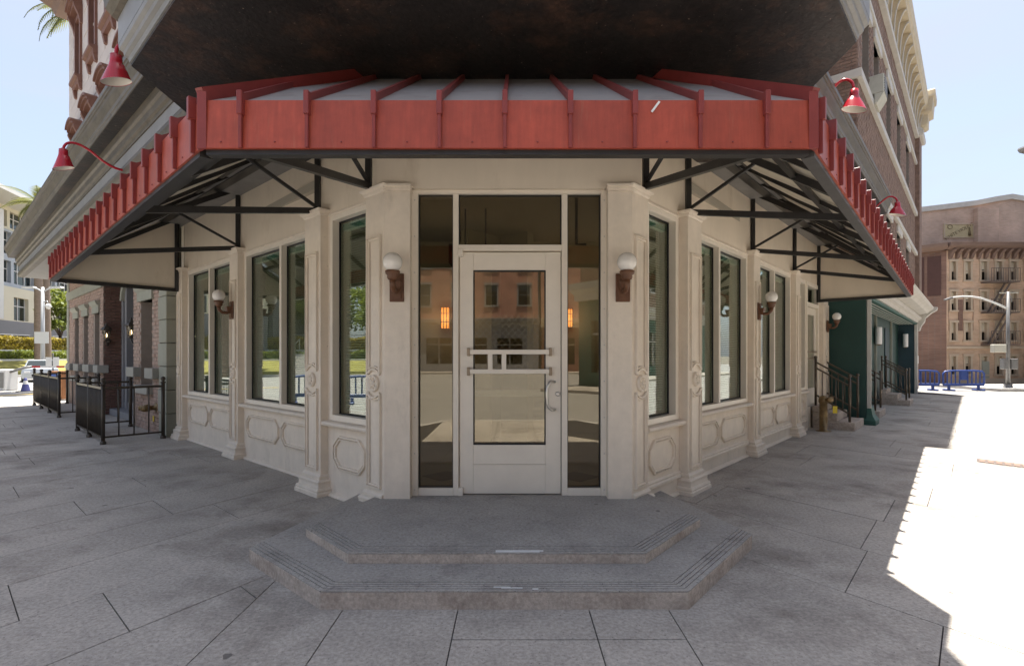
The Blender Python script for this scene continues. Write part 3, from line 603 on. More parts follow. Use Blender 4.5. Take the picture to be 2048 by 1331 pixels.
for a, b, c, d, nm in ((838, 907, 973, 391, 'side_pane'), (1134, 1200, 973, 391, 'side_pane'), (918, 1122.5, 491, 391, 'transom_pane')):
    MB().ring(FD, [(D(a), Z(c)), (D(b), Z(c)), (D(b), Z(d)), (D(a), Z(d))], [(0, 0.02), (0.008, 0.02), (0.008, -0.03)], 0.0).build('gasket', 'black', ent)
    BX(FD, D(a) + 0.002, D(b) - 0.002, -0.012, -0.005, Z(c) + 0.002, Z(d) - 0.002).build(nm, 'doorglass', ent)
    if nm == 'side_pane':
        m = MB()
        for k in range(9): m.lathe([(0.0, 0.004), (0.006, 0.003), (0.006, 0)], FD(D(a) - 0.03 if a < 1000 else D(b) + 0.03, 0.061, H2 + 0.06 + k * 0.34), 8, (0, -1, 0))
        m.build('frame_screw', 'hard', ent)
door = part('door', shop)
f = MB(); x0, x1, g0, g1 = D(919.5), D(1121), D(947), D(1091)
f.box(FD, x0, g0, -0.025, 0.022, H2 + 0.012, Z(505)).box(FD, g1, x1, -0.025, 0.022, H2 + 0.012, Z(505)).build('stile', 'alum', door, 0.002)
BX(FD, g0 + 0.0006, g1 - 0.0006, -0.025, 0.021, Z(541), Z(505.5)).build('top_rail', 'alum', door, 0.002)
BX(FD, g0 + 0.0006, g1 - 0.0006, -0.025, 0.021, Z(927), Z(888)).build('bottom_rail', 'alum', door, 0.002)
BX(FD, g0 + 0.0006, g1 - 0.0006, -0.025, 0.0208, H2 + 0.012, Z(927.6)).build('kick_panel', 'alum', door, 0.002)
MB().ring(FD, [(g0, Z(888)), (g1, Z(888)), (g1, Z(541)), (g0, Z(541))], [(0, 0.024), (0.010, 0.018), (0.010, -0.02)], 0.0).build('gasket', 'black', door)
BX(FD, g0 + 0.002, g1 - 0.002, -0.006, 0.0, Z(887), Z(542)).build('pane', 'doorglass', door)
BX(FD, x1 + 0.0005, x1 + 0.006, -0.03, 0.01, H2 + 0.012, Z(505)).build('gap_seal', 'black', door)
BX(FD, x0, x1, -0.05, 0.05, H2 - 0.004, H2 + 0.008).build('threshold', 'hard', door)
for y in (703.5, 742):
    b = BX(FD, D(936), D(1102), 0.055, 0.068, Z(y + 4.5), Z(y - 4.5)).build('push_bar', 'alum', door, 0.002)
    for x in (936, 1098):
        BX(FD, D(x - 1), D(x + 5), 0.0225, 0.072, Z(y + 8), Z(y - 8)).build('end_bracket', 'bracket', b, 0.003)
for x in (981, 1008): BX(FD, D(x - 4.5), D(x + 4.5), 0.056, 0.066, Z(737.4), Z(708.1)).build('bar_strut', 'alum', door, 0.002)
hp = [FD(D(1109), 0.022, Z(763)), FD(D(1104), 0.07, Z(761.5)), FD(D(1098), 0.09, Z(763)), FD(D(1093), 0.095, Z(772)), FD(D(1092), 0.095, Z(785)), FD(D(1093), 0.095, Z(805)), FD(D(1096), 0.092, Z(813)), FD(D(1102), 0.085, Z(817.5)), FD(D(1107), 0.06, Z(818)), FD(D(1110), 0.022, Z(818))]
MB().tube(hp, 0.0125, 12).build('pull_handle', 'hard', door)
MB().lathe([(0.022, 0), (0.022, 0.006), (0.016, 0.012), (0.009, 0.012), (0.0, 0.010)], FD(D(1115), 0.022, Z(787)), 20, (0, -1, 0)).build('lock', 'hard', door)
for y in (507, 980): BX(FD, D(917), D(927), 0.0225, 0.062, Z(y + 8), Z(y - 8)).build('pivot_hinge', 'alum', door, 0.004)
# safety lattice and bar on the inside of the door glass
m = MB(); za, zb, xa, xb = Z(744), Z(628), g0 + 0.01, g1 - 0.01; stp = 0.062
k = xa - (zb - za) * 0.95
while k < xb:
    for sgn in (1, -1):
        p0 = (k, za if sgn > 0 else zb); p1 = (k + (zb - za) * 0.95, zb if sgn > 0 else za)
        t0 = max(0, (xa - p0[0]) / (p1[0] - p0[0])); t1 = min(1, (xb - p0[0]) / (p1[0] - p0[0]))
        if t1 > t0 + 0.02:
            q = lambda t: FD(p0[0] + (p1[0] - p0[0]) * t, -0.06 - (0.004 if sgn > 0 else 0), p0[1] + (p1[1] - p0[1]) * t)
            m.beam(q(t0), q(t1), 0.004, 0.003, (0, 1, 0))
    k += stp
m.build('lattice_grille', 'white', door)
BX(FD, g0 - 0.01, g1 + 0.01, -0.085, -0.06, Z(793.5), Z(780.5)).build('inner_bar', 'white', door, 0.002)

# interior room
MB().prism([(-0.93, 4.99), (0.88, 4.99), (0.95, 5.2), xy(FR(8.8, -0.34, 0)), xy(FR(8.8, -3.6, 0)), (4.2, 9.1), (-4.2, 9.1), xy(FL(6.7, -3.6, 0)), xy(FL(6.7, -0.43, 0)), (-1.0, 5.2)], 0.0, 0.17).build('interior_floor', 'infloor', shop)
BX(FW, -4.2, 4.2, 8.9, 9.05, 0.17, 3.9).build('interior_wall', 'inwall', shop)
BX(FW, -1.9, -0.3, 7.6, 7.75, 0.17, 2.75).build('interior_partition', 'inwall', shop)
for fr, s in ((FL, 1), (FR, 1)): BX(fr, 1.2, 9.0, -3.6, -3.45, 0.17, 3.9).build('interior_wall', 'inwall', shop)
MB().prism([(-1.2, 4.97), (1.15, 4.97), xy(FR(8.8, -0.35, 0)), xy(FR(8.8, -3.6, 0)), (4.2, 9.1), (-4.2, 9.1), xy(FL(6.7, -3.6, 0)), xy(FL(6.7, -0.45, 0))], 3.45, 3.55).build('interior_ceiling', 'inceil', shop)
for cx, cy in ((-0.75, 5.75), (0.72, 5.72), (0.0, 6.6)):
    MB().prism([(cx - 0.24, cy), (cx, cy - 0.24), (cx + 0.24, cy), (cx, cy + 0.24)], 0.171, 0.174).build('diamond_tile', 'tile', shop)
pm = MB(); pm.tube([(-0.82, 7.0, 3.0), (-0.82, 7.0, 2.75), (-0.78, 7.0, 2.70), (-0.68, 7.0, 2.70)], 0.035, 8).tube([(-0.35, 6.9, 3.45), (-0.35, 6.9, 2.95)], 0.012, 6).tube([(-0.62, 6.9, 3.45), (-0.62, 6.9, 2.9)], 0.012, 6).tube([(0.78, 6.3, 3.45), (0.78, 6.3, 2.85), (0.9, 6.3, 2.85)], 0.018, 6)
pm.build('ceiling_pipe', 'steel', shop)
for sx, zc in ((891, 1.98), (1137.5, 1.98)):
    p = px(sx, 711, 8.0); y = 7.55 if sx < 1000 else 8.85; p = px(sx, 711, y - 0.08); z = EYE + (HOR - 636) / FPX * (y - 0.08)
    sc = thing('wall_sconce', 'lit amber wall sconce seen through the ' + ('left' if sx < 1000 else 'right') + ' side pane of the entrance', 'wall lamp', (p.x, y - 0.08, z), group='amber sconces inside the shop')
    BX(FW, p.x - 0.055, p.x + 0.055, y - 0.13, y - 0.03, z - 0.15, z + 0.15).build('shade', 'amber', sc)
    m = MB()
    for dx in (-0.058, -0.02, 0.02, 0.058): m.box(FW, p.x + dx - 0.005, p.x + dx + 0.005, y - 0.137, y - 0.131, z - 0.16, z + 0.16)
    for dz in (-0.16, -0.06, 0.06, 0.15): m.box(FW, p.x - 0.06, p.x + 0.06, y - 0.139, y - 0.1375, z + dz, z + dz + 0.01)
    m.build('cage', 'steel', sc)
    BX(FW, p.x - 0.05, p.x + 0.05, y - 0.03, y + 0.05 if sx < 1000 else y + 0.05, z - 0.12, z + 0.12).build('back_plate', 'steel', sc)
    li = bpy.data.lights.new('sconce_light', 'POINT'); li.energy = 1.3; li.color = (1, 0.80, 0.58); li.shadow_soft_size = 0.12
    lo_ = bpy.data.objects.new('sconce_light', li); COL.objects.link(lo_); lo_.location = (p.x, y - 0.32, z)

# ------------------------------------------------------------------ red metal awning
awn = thing('awning', 'red standing seam metal awning wrapping the corner on black steel trusses', 'awning', (0, 3.0, 2.69))
EZ0, EZ1, TZ = 2.69, 2.965, 4.10; AF = 2.99
XA, XB = -1.79, 1.74
def EL(u): return 1.75 + (1.58 - 1.75) * (u + 0.75) / 7.5
def ER(u): return 1.67 + (1.45 - 1.67) * (u + 0.93) / 9.53
def side_top(u, E, u0):                                     # inner end (n) of the roof strip at u: hip or wall
    return -0.04 if u >= 0 else E(u0) * (u / u0)
def rz_(n, E): return EZ1 + (TZ - EZ1) * (E - n) / (E + 0.04)
def side(fr, E, u0, u1):
    us = []; u = u0 + 0.10
    while u < u1 - 0.05: us.append(u); u += 0.372
    cuts = [u0] + us + [u1]
    for a, b in zip(cuts, cuts[1:]):
        pts = [fr(a, E(a), EZ1), fr(b, E(b), EZ1)]
        nb, na = side_top(b, E, u0), side_top(a, E, u0)
        pts.append(fr(b, nb, rz_(nb, E(b))))
        if a < 0 < b: pts.append(fr(0, -0.04, TZ))
        if na < E(a) - 1e-3: pts.append(fr(a, na, rz_(na, E(a))))
        MB().slab(pts, (0, 0, -0.015)).build('roof_panel', 'roofgrey', awn)
        MB().hexa([fr(a, E(a) - 0.012, EZ0), fr(b, E(b) - 0.012, EZ0), fr(b, E(b) + 0.004, EZ0), fr(a, E(a) + 0.004, EZ0), fr(a, E(a) - 0.012, EZ1 + 0.004), fr(b, E(b) - 0.012, EZ1 + 0.004), fr(b, E(b), EZ1 + 0.004), fr(a, E(a), EZ1 + 0.004)]).build('fascia_panel', 'red', awn)
        MB().lathe([(0.006, 0), (0.005, 0.004), (0, 0.005)], fr((a + b) / 2 + 0.05, E((a + b) / 2) + 0.004, EZ0 + 0.035), 6, fr.N).build('rivet', 'redrib', awn)
    for u in us:
        e = E(u); n1 = side_top(u, E, u0); p = part('seam', awn)
        m = MB(); q0 = fr(u, e + 0.002, EZ1 + 0.02); q1 = fr(u, n1, rz_(n1, e) + 0.02); m.beam(q0, q1, 0.026, 0.042)
        m.build('roof_seam', 'redrib', p)
        BX(fr, u - 0.010, u + 0.010, e + 0.002, e + 0.028, EZ0 - 0.004, EZ1 - 0.08).build('fascia_seam', 'redrib', p, 0.003)
        BX(fr, u - 0.017, u + 0.017, e - 0.03, e + 0.042, EZ1 - 0.085, EZ1 + 0.045).build('seam_cap', 'redrib', p, 0.003)
side(FL, EL, -0.75, 6.75); side(FR, ER, -0.93, 8.60)
xs = [(x - 1024) / FPX * AF for x in (485, 617, 750, 880, 1010, 1140, 1268, 1398, 1530)]
def fdep(X):                                                # how deep the front roof strip runs at X
    if X < -1.177: return AF + (4.79 - AF) * (X - XA) / (-1.177 - XA)
    if X > 1.1065: return AF + (4.79 - AF) * (XB - X) / (XB - 1.1065)
    return 4.83
def fz(d): return EZ1 + (TZ - EZ1) * min(1, (d - AF) / (4.79 - AF))
cuts = [XA] + xs + [XB]
for a, b in zip(cuts, cuts[1:]):
    pts = [(a, AF), (b, AF)]
    if fdep(b) > AF + 1e-3: pts.append((b, fdep(b)))
    for k in (1.1065, -1.177):
        if a < k < b: pts.append((k, 4.83))
    if fdep(a) > AF + 1e-3: pts.append((a, fdep(a)))
    MB().slab([(x, d, fz(d)) for x, d in pts], (0, 0, -0.015)).build('roof_panel', 'roofgrey', awn)
    sag = 0.0
    MB().hexa([Vector((a, AF + 0.012, EZ0)), Vector((b, AF + 0.012, EZ0)), Vector((b, AF - 0.012, EZ0)), Vector((a, AF - 0.012, EZ0)), Vector((a, AF + 0.012, EZ1 + 0.004)), Vector((b, AF + 0.012, EZ1 + 0.004)), Vector((b, AF, EZ1 + 0.004)), Vector((a, AF, EZ1 + 0.004))]).build('fascia_panel', 'red', awn)
    MB().lathe([(0.006, 0), (0.005, 0.004), (0, 0.005)], ((a + b) / 2, AF - 0.011, EZ0 + 0.035), 6, (0, -1, 0)).build('rivet', 'redrib', awn)
for X in xs:
    p = part('seam', awn); d = fdep(X)
    MB().beam((X, AF - 0.002, EZ1 + 0.02), (X, d, fz(d) + 0.02), 0.026, 0.042).build('roof_seam', 'redrib', p)
    BX(FW, X - 0.010, X + 0.010, AF - 0.034, AF - 0.012, EZ0 - 0.004, EZ1 - 0.08).build('fascia_seam', 'redrib', p, 0.003)
    BX(FW, X - 0.015, X + 0.015, AF - 0.042, AF + 0.03, EZ1 - 0.09, EZ1 + 0.045).build('seam_cap', 'redrib', p, 0.003)
for X, fr, s in ((XA, FL, -1), (XB, FR, 1)):                 # hip seams and corner posts
    p = part('hip_seam', awn); wx = -1.177 if s < 0 else 1.1065
    MB().beam((X, AF, EZ1 + 0.035), (wx, 4.79, TZ + 0.03), 0.05, 0.075).build('roof_seam', 'redrib', p)
    MB().prism([(X - s * 0.040, AF - 0.014), (X + s * 0.014, AF - 0.018), (X + s * 0.020, AF + 0.035), (X - s * 0.01, AF + 0.012)], EZ0 - 0.004, EZ1 + 0.05).build('corner_strip', 'redrib', p, 0.002)
MB().beam((0.845, AF - 0.014, 2.955), (0.80, AF - 0.014, 2.895), 0.012, 0.003, (0, 1, 0)).build('paint_scratch', 'whitepaint', awn)
# black steel under the roof
def eave(p, q, w, h, m='greysteel'): MB().beam(p, q, w, h).build('eave_beam', m, awn)
eave((XA + 0.02, AF + 0.045, EZ0 - 0.003), (XB - 0.02, AF + 0.045, EZ0 - 0.003), 0.06, 0.05, 'steel')
eave(FL(-0.70, EL(-0.7) - 0.045, EZ0 - 0.003), FL(6.74, EL(6.74) - 0.045, EZ0 - 0.003), 0.07, 0.05, 'steel')
eave(FR(-0.88, ER(-0.88) - 0.045, EZ0 - 0.003), FR(8.58, ER(8.58) - 0.045, EZ0 - 0.003), 0.07, 0.05)
def truss(fr, u, E, nw, corner=None, end=False):
    t = part('truss', awn)
    e = corner if corner is not None else fr(u, E(u) - 0.07, 0); b = fr(u, nw + 0.025, 0)
    v = lambda p, z: Vector((p.x, p.y, z))
    zb = 3.105; ze = EZ0 + 0.075
    if end: zb = EZ0 + 0.0
    MB().beam(v(b, zb - 0.03), v(b, 4.02), 0.055, 0.055, (0, 1, 0)).build('wall_post', 'steel', t)
    MB().beam(v(b, zb), v(e, ze if not end else EZ0), 0.05, 0.06).build('bottom_chord', 'steel', t)
    hi = lambda f: v(b + (e - b) * f, 3.99 + (EZ1 - 0.05 - 3.99) * f)
    MB().beam(hi(0.02), hi(1.0), 0.045, 0.07).build('rafter', 'steel', t)
    if not end: MB().beam(v(b, zb + 0.03), hi(0.46), 0.03, 0.03).build('diagonal', 'steel', t)
truss(FL, 0.22, EL, 0.0, Vector((XA + 0.10, AF + 0.10, 0))); truss(FR, 0.22, ER, 0.0, Vector((XB - 0.10, AF + 0.10, 0)))
for u, nw in ((1.37, -0.09), (4.13, -0.275), (6.74, -0.19)): truss(FL, u, EL, nw, end=(u > 6.7))
truss(FL, 5.55, EL, -0.275) if False else None
for u, nw in ((1.35, -0.06), (4.05, -0.19), (6.53, -0.19), (8.57, -0.19)): truss(FR, u, ER, nw, end=(u > 8))
for fr, E, u1, us in ((FL, EL, 6.7, 0.93), (FR, ER, 8.55, 0.93)):
    MB().slab([fr(-0.60, E(0) * 0.8, rz_(E(0) * 0.8, E(0)) - 0.022 - 0.10), fr(u1, E(u1) - 0.02, EZ1 - 0.018), fr(u1, 0.0, TZ - 0.05), fr(0.0, 0.0, TZ - 0.05)][1:] + [fr(0.0, E(0) - 0.02, EZ1 - 0.018)], (0, 0, -0.008)).build('lining', 'liner', awn)
    u = 0.62
    while u < u1 - 0.1:
        MB().beam(fr(u, E(u) - 0.08, EZ1 - 0.045), fr(u, -0.02, 4.02), 0.042, 0.045).build('rafter', 'steel', awn); u += us
    for f in (0.36,):
        MB().beam(fr(-0.2 if f < 0.5 else 0.1, E(0) * (1 - f), EZ1 - 0.07 + (4.0 - EZ1) * f), fr(u1, E(u1) * (1 - f), EZ1 - 0.07 + (4.0 - EZ1) * f), 0.05, 0.05).build('purlin', 'steel', awn)
    MB().beam(fr(0.1, 0.08, 3.93), fr(u1, 0.06, 3.93), 0.12, 0.12).build('ledger', 'steel', awn)
    MB().beam(fr(0.1, 0.26, 3.86), fr(u1, 0.24, 3.86), 0.04, 0.05).build('conduit', 'steel', awn)
def gable(fr, u, E, nw):
    e = E(u) - 0.06
    MB().slab([fr(u, nw + 0.05, EZ0 + 0.03), fr(u, e, EZ0 + 0.03), fr(u, e, EZ1 - 0.03), fr(u, nw + 0.05, 4.05)], fr.U * 0.02).build('end_panel', 'creamwall', awn)
gable(FL, 6.76, EL, -0.19); gable(FR, 8.585, ER, -0.19)

# ------------------------------------------------------------------ overhanging corner turret and cornices (parts of the corner shop)
TUR = [(-3.29, 6.4), (-3.13, 4.27), (-2.22, 3.446), (2.155, 3.446), (2.617, 3.95), (2.80, 6.4)]
def turret_ring(d):
    out = []; k = len(TUR)
    for i in range(k):
        p1 = Vector(TUR[i]); es = []
        if i > 0: es.append((p1 - Vector(TUR[i - 1])).normalized())
        if i < k - 1: es.append((Vector(TUR[i + 1]) - p1).normalized())
        ms = [Vector((e.y, -e.x)) * -1 * -1 for e in es]
        ms = [Vector((e.y, -e.x)) for e in es]
        m = sum(ms, Vector((0, 0))).normalized(); out.append(p1 + m * d / m.dot(ms[0]))
    return out
def turret_loft(prof, name, m, top=False, bottom=False):
    b = MB(); P = []; k = len(TUR)
    for d, z in prof: P += [(q.x, q.y, z) for q in turret_ring(d)]
    b.add(P, [(i * k + j, i * k + j + 1, (i + 1) * k + j + 1, (i + 1) * k + j) for i in range(len(prof) - 1) for j in range(k - 1)])
    if top: b.add(P[-k:], [tuple(range(k))])
    if bottom: b.add(P[:k], [tuple(range(k))])
    return b.build(name, m, tur)
tur = part('turret', shop)
SZ = 3.88
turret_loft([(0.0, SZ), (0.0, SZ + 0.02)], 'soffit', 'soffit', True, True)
turret_loft([(-0.02, SZ + 0.02), (0.012, SZ + 0.022), (0.02, SZ + 0.06), (0.045, SZ + 0.07), (0.05, SZ + 0.10), (0.075, SZ + 0.115), (0.08, SZ + 0.15)], 'fillet', 'stonegrey')
turret_loft([(0.081, SZ + 0.151), (0.082, SZ + 0.36)], 'fascia_band', 'stonegrey')
turret_loft([(0.083, SZ + 0.361), (0.12, SZ + 0.37), (0.16, SZ + 0.42), (0.175, SZ + 0.50), (0.16, SZ + 0.58), (0.12, SZ + 0.63), (0.14, SZ + 0.64), (0.14, SZ + 0.69), (-0.05, SZ + 0.72)], 'roll_moulding', 'stonebrown')
turret_loft([(-0.02, SZ + 0.70), (-0.02, 13.2)], 'wall', 'panelw', True)
BODY = [(-0.28, 3.885), (0.949, 3.885), (0.949, 4.98), (-0.28, 4.98)]
BED = [(0.95, 3.88), (1.05, 3.882), (1.09, 3.91), (1.105, 3.97), (1.09, 4.03), (1.06, 4.058), (0.95, 4.06)]
BAND = [(0.95, 4.061), (1.072, 4.061), (1.072, 4.20), (0.95, 4.20)]
OGEE = [(0.95, 4.201), (1.085, 4.201), (1.09, 4.24), (1.12, 4.255), (1.125, 4.33), (1.15, 4.35), (1.155, 4.44), (0.95, 4.44)]
SOF = [(0.95, 4.441), (1.30, 4.441), (1.30, 4.48), (0.95, 4.48)]
CRN = [(1.301, 4.44), (1.312, 4.443), (1.316, 4.48), (1.325, 4.487), (1.328, 4.53), (1.345, 4.57), (1.365, 4.62), (1.372, 4.66), (1.385, 4.664), (1.386, 4.69), (1.40, 4.695), (1.40, 4.75), (0.95, 4.84), (0.95, 4.481), (1.301, 4.481)]
corn = part('cornice', shop)
for fr, u0, u1, dn in ((FL, 0.9, 17.6, 0.0), (FR, 1.0, 8.9, -0.29)):
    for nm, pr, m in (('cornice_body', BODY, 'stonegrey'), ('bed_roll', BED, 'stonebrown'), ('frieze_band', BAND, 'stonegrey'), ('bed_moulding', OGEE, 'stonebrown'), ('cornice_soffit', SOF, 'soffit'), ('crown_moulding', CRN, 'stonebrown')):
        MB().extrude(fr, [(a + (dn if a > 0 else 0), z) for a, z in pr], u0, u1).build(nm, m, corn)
# main body behind the shopfront, kept just inside the facades
MB().prism([xy(FL(17.6, -0.36, 0)), xy(FL(1.0, -0.36, 0)), (-1.6, 5.9), (1.6, 5.9), xy(FR(1.0, -0.3, 0)), xy(FR(9.1, -0.3, 0)), xy(FR(9.1, -8, 0)), (0.5, 18), xy(FL(17.6, -8, 0))], 4.25, 13.0).build('upper_storeys', 'panelw', shop)
BX(FR, 8.95, 9.1, -8, -0.30, 0.0, 4.25).build('party_wall', 'creamwall', shop); BX(FL, 6.84, 6.98, -8, -0.30, 0.0, 4.25).build('party_wall', 'creamwall', shop)
MB().prism([(-4.3, 9.06), (4.3, 9.06), (4.3, 9.3), (-4.3, 9.3)], 0, 4.25).build('back_wall', 'inwall', shop)

# upper left facade: pale panels, brown window surrounds
uf = thing('upper_left_facade', 'pale pink panelled upper storeys with red brown window surrounds at top left', 'building', tuple(FL(12, -0.1, 5.2)))
WU = [(4.5, 5.4), (6.9, 7.8), (9.2, 10.05), (11.35, 12.15), (13.45, 14.2), (15.6, 16.3)]
WZ = [(6.0, 8.05), (9.72, 11.6)]
def facade_cells(fr, u0, u1, z0, z1, holes_u, holes_z, n, th, name, m, parent, bev=0.0):
    us = [u0] + [x for h in holes_u for x in h] + [u1]; zs = [z0] + [x for h in holes_z for x in h] + [z1]
    b = MB()
    for i in range(len(us) - 1):
        if i % 2 == 0: b.box(fr, us[i], us[i + 1], n - th, n, z0, z1)
        else:
            for j in range(0, len(zs) - 1, 2): b.box(fr, us[i], us[i + 1], n - th, n, zs[j], zs[j + 1])
    return b.build(name, m, parent, bev)
facade_cells(FL, 2.2, 17.7, 5.22, 12.9, WU, WZ, -0.12, 0.22, 'wall', 'panelw', uf)
def panel_ok(a, b, c, d): return not any(a < h[1] + 0.1 and b > h[0] - 0.1 and c < z[1] + 0.25 and d > z[0] - 0.2 for h in WU for z in WZ)
z = 5.3
r = 0
while z < 12.7:                                            # each panel its own sheet, joints recessed
    u = 2.25 - (0.35 if r % 2 else 0)
    while u < 17.6:
        a, b = max(u, 2.22), min(u + 0.70, 17.68)
        if b - a > 0.1 and panel_ok(a, b, z, z + 0.36) and b > 5: BX(FL, a + 0.006, b - 0.006, -0.12, -0.108, z + 0.006, z + 0.354).build('wall_panel', 'panelw', uf)
        u += 0.70
    z += 0.36; r += 1
for u0, u1 in WU:
    for z0, z1 in WZ:
        w = part('window', uf); c = (u0 + u1) / 2
        f = MB(); f.box(FL, u0 - 0.10, u0 + 0.02, -0.26, -0.06, z0, z1 + 0.1).box(FL, u1 - 0.02, u1 + 0.10, -0.26, -0.06, z0, z1 + 0.1).box(FL, u0 + 0.02, u1 - 0.02, -0.26, -0.07, z1 - 0.05, z1 + 0.1); f.build('surround', 'trimbrown', w)
        BX(FL, u0 + 0.02, u1 - 0.02, -0.24, -0.23, z0, z1 - 0.05).build('pane', 'darkglass', w)
        BX(FL, u0 + 0.02, u1 - 0.02, -0.20, -0.16, (z0 + z1) / 2 - 0.03, (z0 + z1) / 2 + 0.03).build('sash_bar', 'stonewhite', w)
        MB().extrude(FL, [(-0.12, z0 - 0.20), (-0.03, z0 - 0.20), (-0.01, z0 - 0.14), (-0.01, z0 - 0.10), (0.06, z0 - 0.06), (0.07, z0), (-0.12, z0 + 0.01)], u0 - 0.13, u1 + 0.13).build('sill', 'trimbrown', w)
        for k in (u0 - 0.06, u1 + 0.06): MB().extrude(FL, [(-0.12, z0 - 0.42), (-0.06, z0 - 0.40), (-0.02, z0 - 0.205), (-0.12, z0 - 0.205)], k - 0.06, k + 0.06).build('sill_bracket', 'trimbrown', w)
        zt = z1 + 0.1                                       # arched hood
        for rr, nn, hh in ((0.0, 0.05, 0.10), (0.095, 0.11, 0.07), (0.16, 0.16, 0.06)):
            m = MB(); pa = []; W = (u1 - u0) / 2 + 0.13
            for k in range(9): t = -1 + k / 4.0; pa.append((c + t * W, zt + rr + 0.22 * math.sqrt(max(0, 1 - (t * 0.92) ** 2)) - 0.10))
            for (a, za), (b_, zb) in zip(pa, pa[1:]):
                m.hexa([FL(a, -0.12, za), FL(b_, -0.12, zb), FL(b_, nn, zb), FL(a, nn, za), FL(a, -0.12, za + hh), FL(b_, -0.12, zb + hh), FL(b_, nn, zb + hh), FL(a, nn, za + hh)])
            m.build('hood_moulding', 'trimbrown', w)
        for k in (u0 - 0.12, u1 + 0.12): MB().extrude(FL, [(-0.12, zt - 0.5), (-0.06, zt - 0.46), (-0.02, zt - 0.25), (0.09, zt + 0.0), (0.09, zt + 0.06), (-0.12, zt + 0.06)], k - 0.06, k + 0.06).build('hood_bracket', 'trimbrown', w)
MB().extrude(FL, [(-0.3, 12.55), (0.15, 12.55), (0.25, 12.75), (0.6, 12.9), (0.75, 13.15), (0.75, 13.3), (-0.3, 13.4)], 2.2, 18.3).build('roof_cornice', 'farcornice', uf)

# ------------------------------------------------------------------ brick ground floor at the left
lb = thing('left_brick_front', 'pinkish brick ground floor front with sage stone trim left of the cream shop', 'building', tuple(FL(12, -0.1, 0)))
def bricks(fr, u0, u1, z0, z1, n, holes, parent, m, bw=0.205, bh=0.066, j=0.011, proud=0.012, alongN=None, seed=1):
    """individual bricks in running bond over the mortar wall, one joined part"""
    rr = random.Random(seed); V = []; Fc = []; row = 0; z = z0
    while z + bh <= z1 + 1e-6:
        u = u0 - (bw / 2 if row % 2 else 0)
        while u < u1:
            a, b = max(u, u0), min(u + bw, u1)
            u += bw + j
            if b - a < 0.03 or any(a < h[1] and b > h[0] and z < h[3] and z + bh > h[2] for h in holes): continue
            p = proud + rr.uniform(-0.004, 0.005); k = len(V)
            pt = (lambda uu, nn, zz: fr(uu, nn, zz)) if alongN is None else (lambda uu, nn, zz: fr(alongN - nn, uu, zz))
            V += [pt(a, n, z), pt(b, n, z), pt(b, n, z + bh), pt(a, n, z + bh), pt(a + .003, n + p, z + .003), pt(b - .003, n + p, z + .003), pt(b - .003, n + p, z + bh - .003), pt(a + .003, n + p, z + bh - .003)]
            Fc += [(k + 4, k + 5, k + 6, k + 7), (k, k + 1, k + 5, k + 4), (k + 1, k + 2, k + 6, k + 5), (k + 2, k + 3, k + 7, k + 6), (k + 3, k, k + 4, k + 7)]
        z += bh + j; row += 1
    b_ = MB(); b_.v = V; b_.f = Fc; b_.sm = [False] * len(Fc)
    return b_.build('brickwork', m, parent, kind='stuff')
nB = -0.10
wl1 = [(8.06, 8.90)]; wl2 = [(13.0, 13.58), (14.45, 15.1), (15.9, 16.5)]; wzz = [(0.90, 2.62)]
facade_cells(FL, 7.50, 9.48, 0, 3.98, wl1, wzz, nB, 0.35, 'wall', 'bricklm', lb)
facade_cells(FL, 12.5, 17.7, 0, 3.98, wl2, wzz, nB, 0.35, 'wall', 'bricklm', lb)
hol = lambda L: [(a, b, 0.9, 2.62) for a, b in L]
bricks(FL, 7.50, 9.48, 0.01, 3.97, nB, hol(wl1), lb, 'brickl', seed=3)
bricks(FL, 12.5, 17.7, 0.01, 3.97, nB, hol(wl2), lb, 'brickl', seed=4)
BX(FL, 12.5, 12.7, -1.2, nB - 0.001, 0, 3.98).build('return_wall', 'bricklm', lb)
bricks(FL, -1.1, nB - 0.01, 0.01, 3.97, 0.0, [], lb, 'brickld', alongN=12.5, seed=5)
for w0, w1 in wl1 + wl2:
    w = part('window', lb); ref = (w1 - w0)
    f = MB(); f.box(FL, w0, w0 + 0.05, nB - 0.30, nB - 0.2, 0.9, 2.62).box(FL, w1 - 0.05, w1, nB - 0.30, nB - 0.2, 0.9, 2.62).box(FL, w0 + .05, w1 - .05, nB - 0.30, nB - 0.2, 2.56, 2.62).box(FL, w0 + .05, w1 - .05, nB - 0.29, nB - 0.19, 1.70, 1.75).box(FL, w0 + .05, w1 - .05, nB - 0.30, nB - 0.2, 0.9, 0.96)
    f.build('sash', 'sagegrey', w)
    BX(FL, w0 + 0.05, w1 - 0.05, nB - 0.262, nB - 0.256, 0.96, 2.56).build('pane', 'officeglass', w)
    for side_u in (w0 - 0.001, w1 + 0.001): pass
    MB().extrude(FL, [(nB - 0.2, 2.62), (nB + 0.05, 2.62), (nB + 0.05, 2.80), (nB + 0.09, 2.84), (nB + 0.12, 2.90), (nB + 0.12, 2.93), (nB - 0.2, 2.95)], w0 - 0.13, w1 + 0.13).build('lintel', 'sage', w)
    BX(FL, w0 - 0.08, w1 + 0.08, nB - 0.18, nB + 0.12, 0.74, 0.899).build('sill', 'sagegrey', w, 0.006)
for a, b in ((7.50, 8.055), (8.905, 9.50), (12.46, 12.99), (13.60, 14.44), (15.11, 15.89), (16.51, 17.2)):
    BX(FL, a, b, nB - 0.1, nB + 0.14, 1.06, 1.26).build('belt_block', 'sagegrey', lb, 0.008)
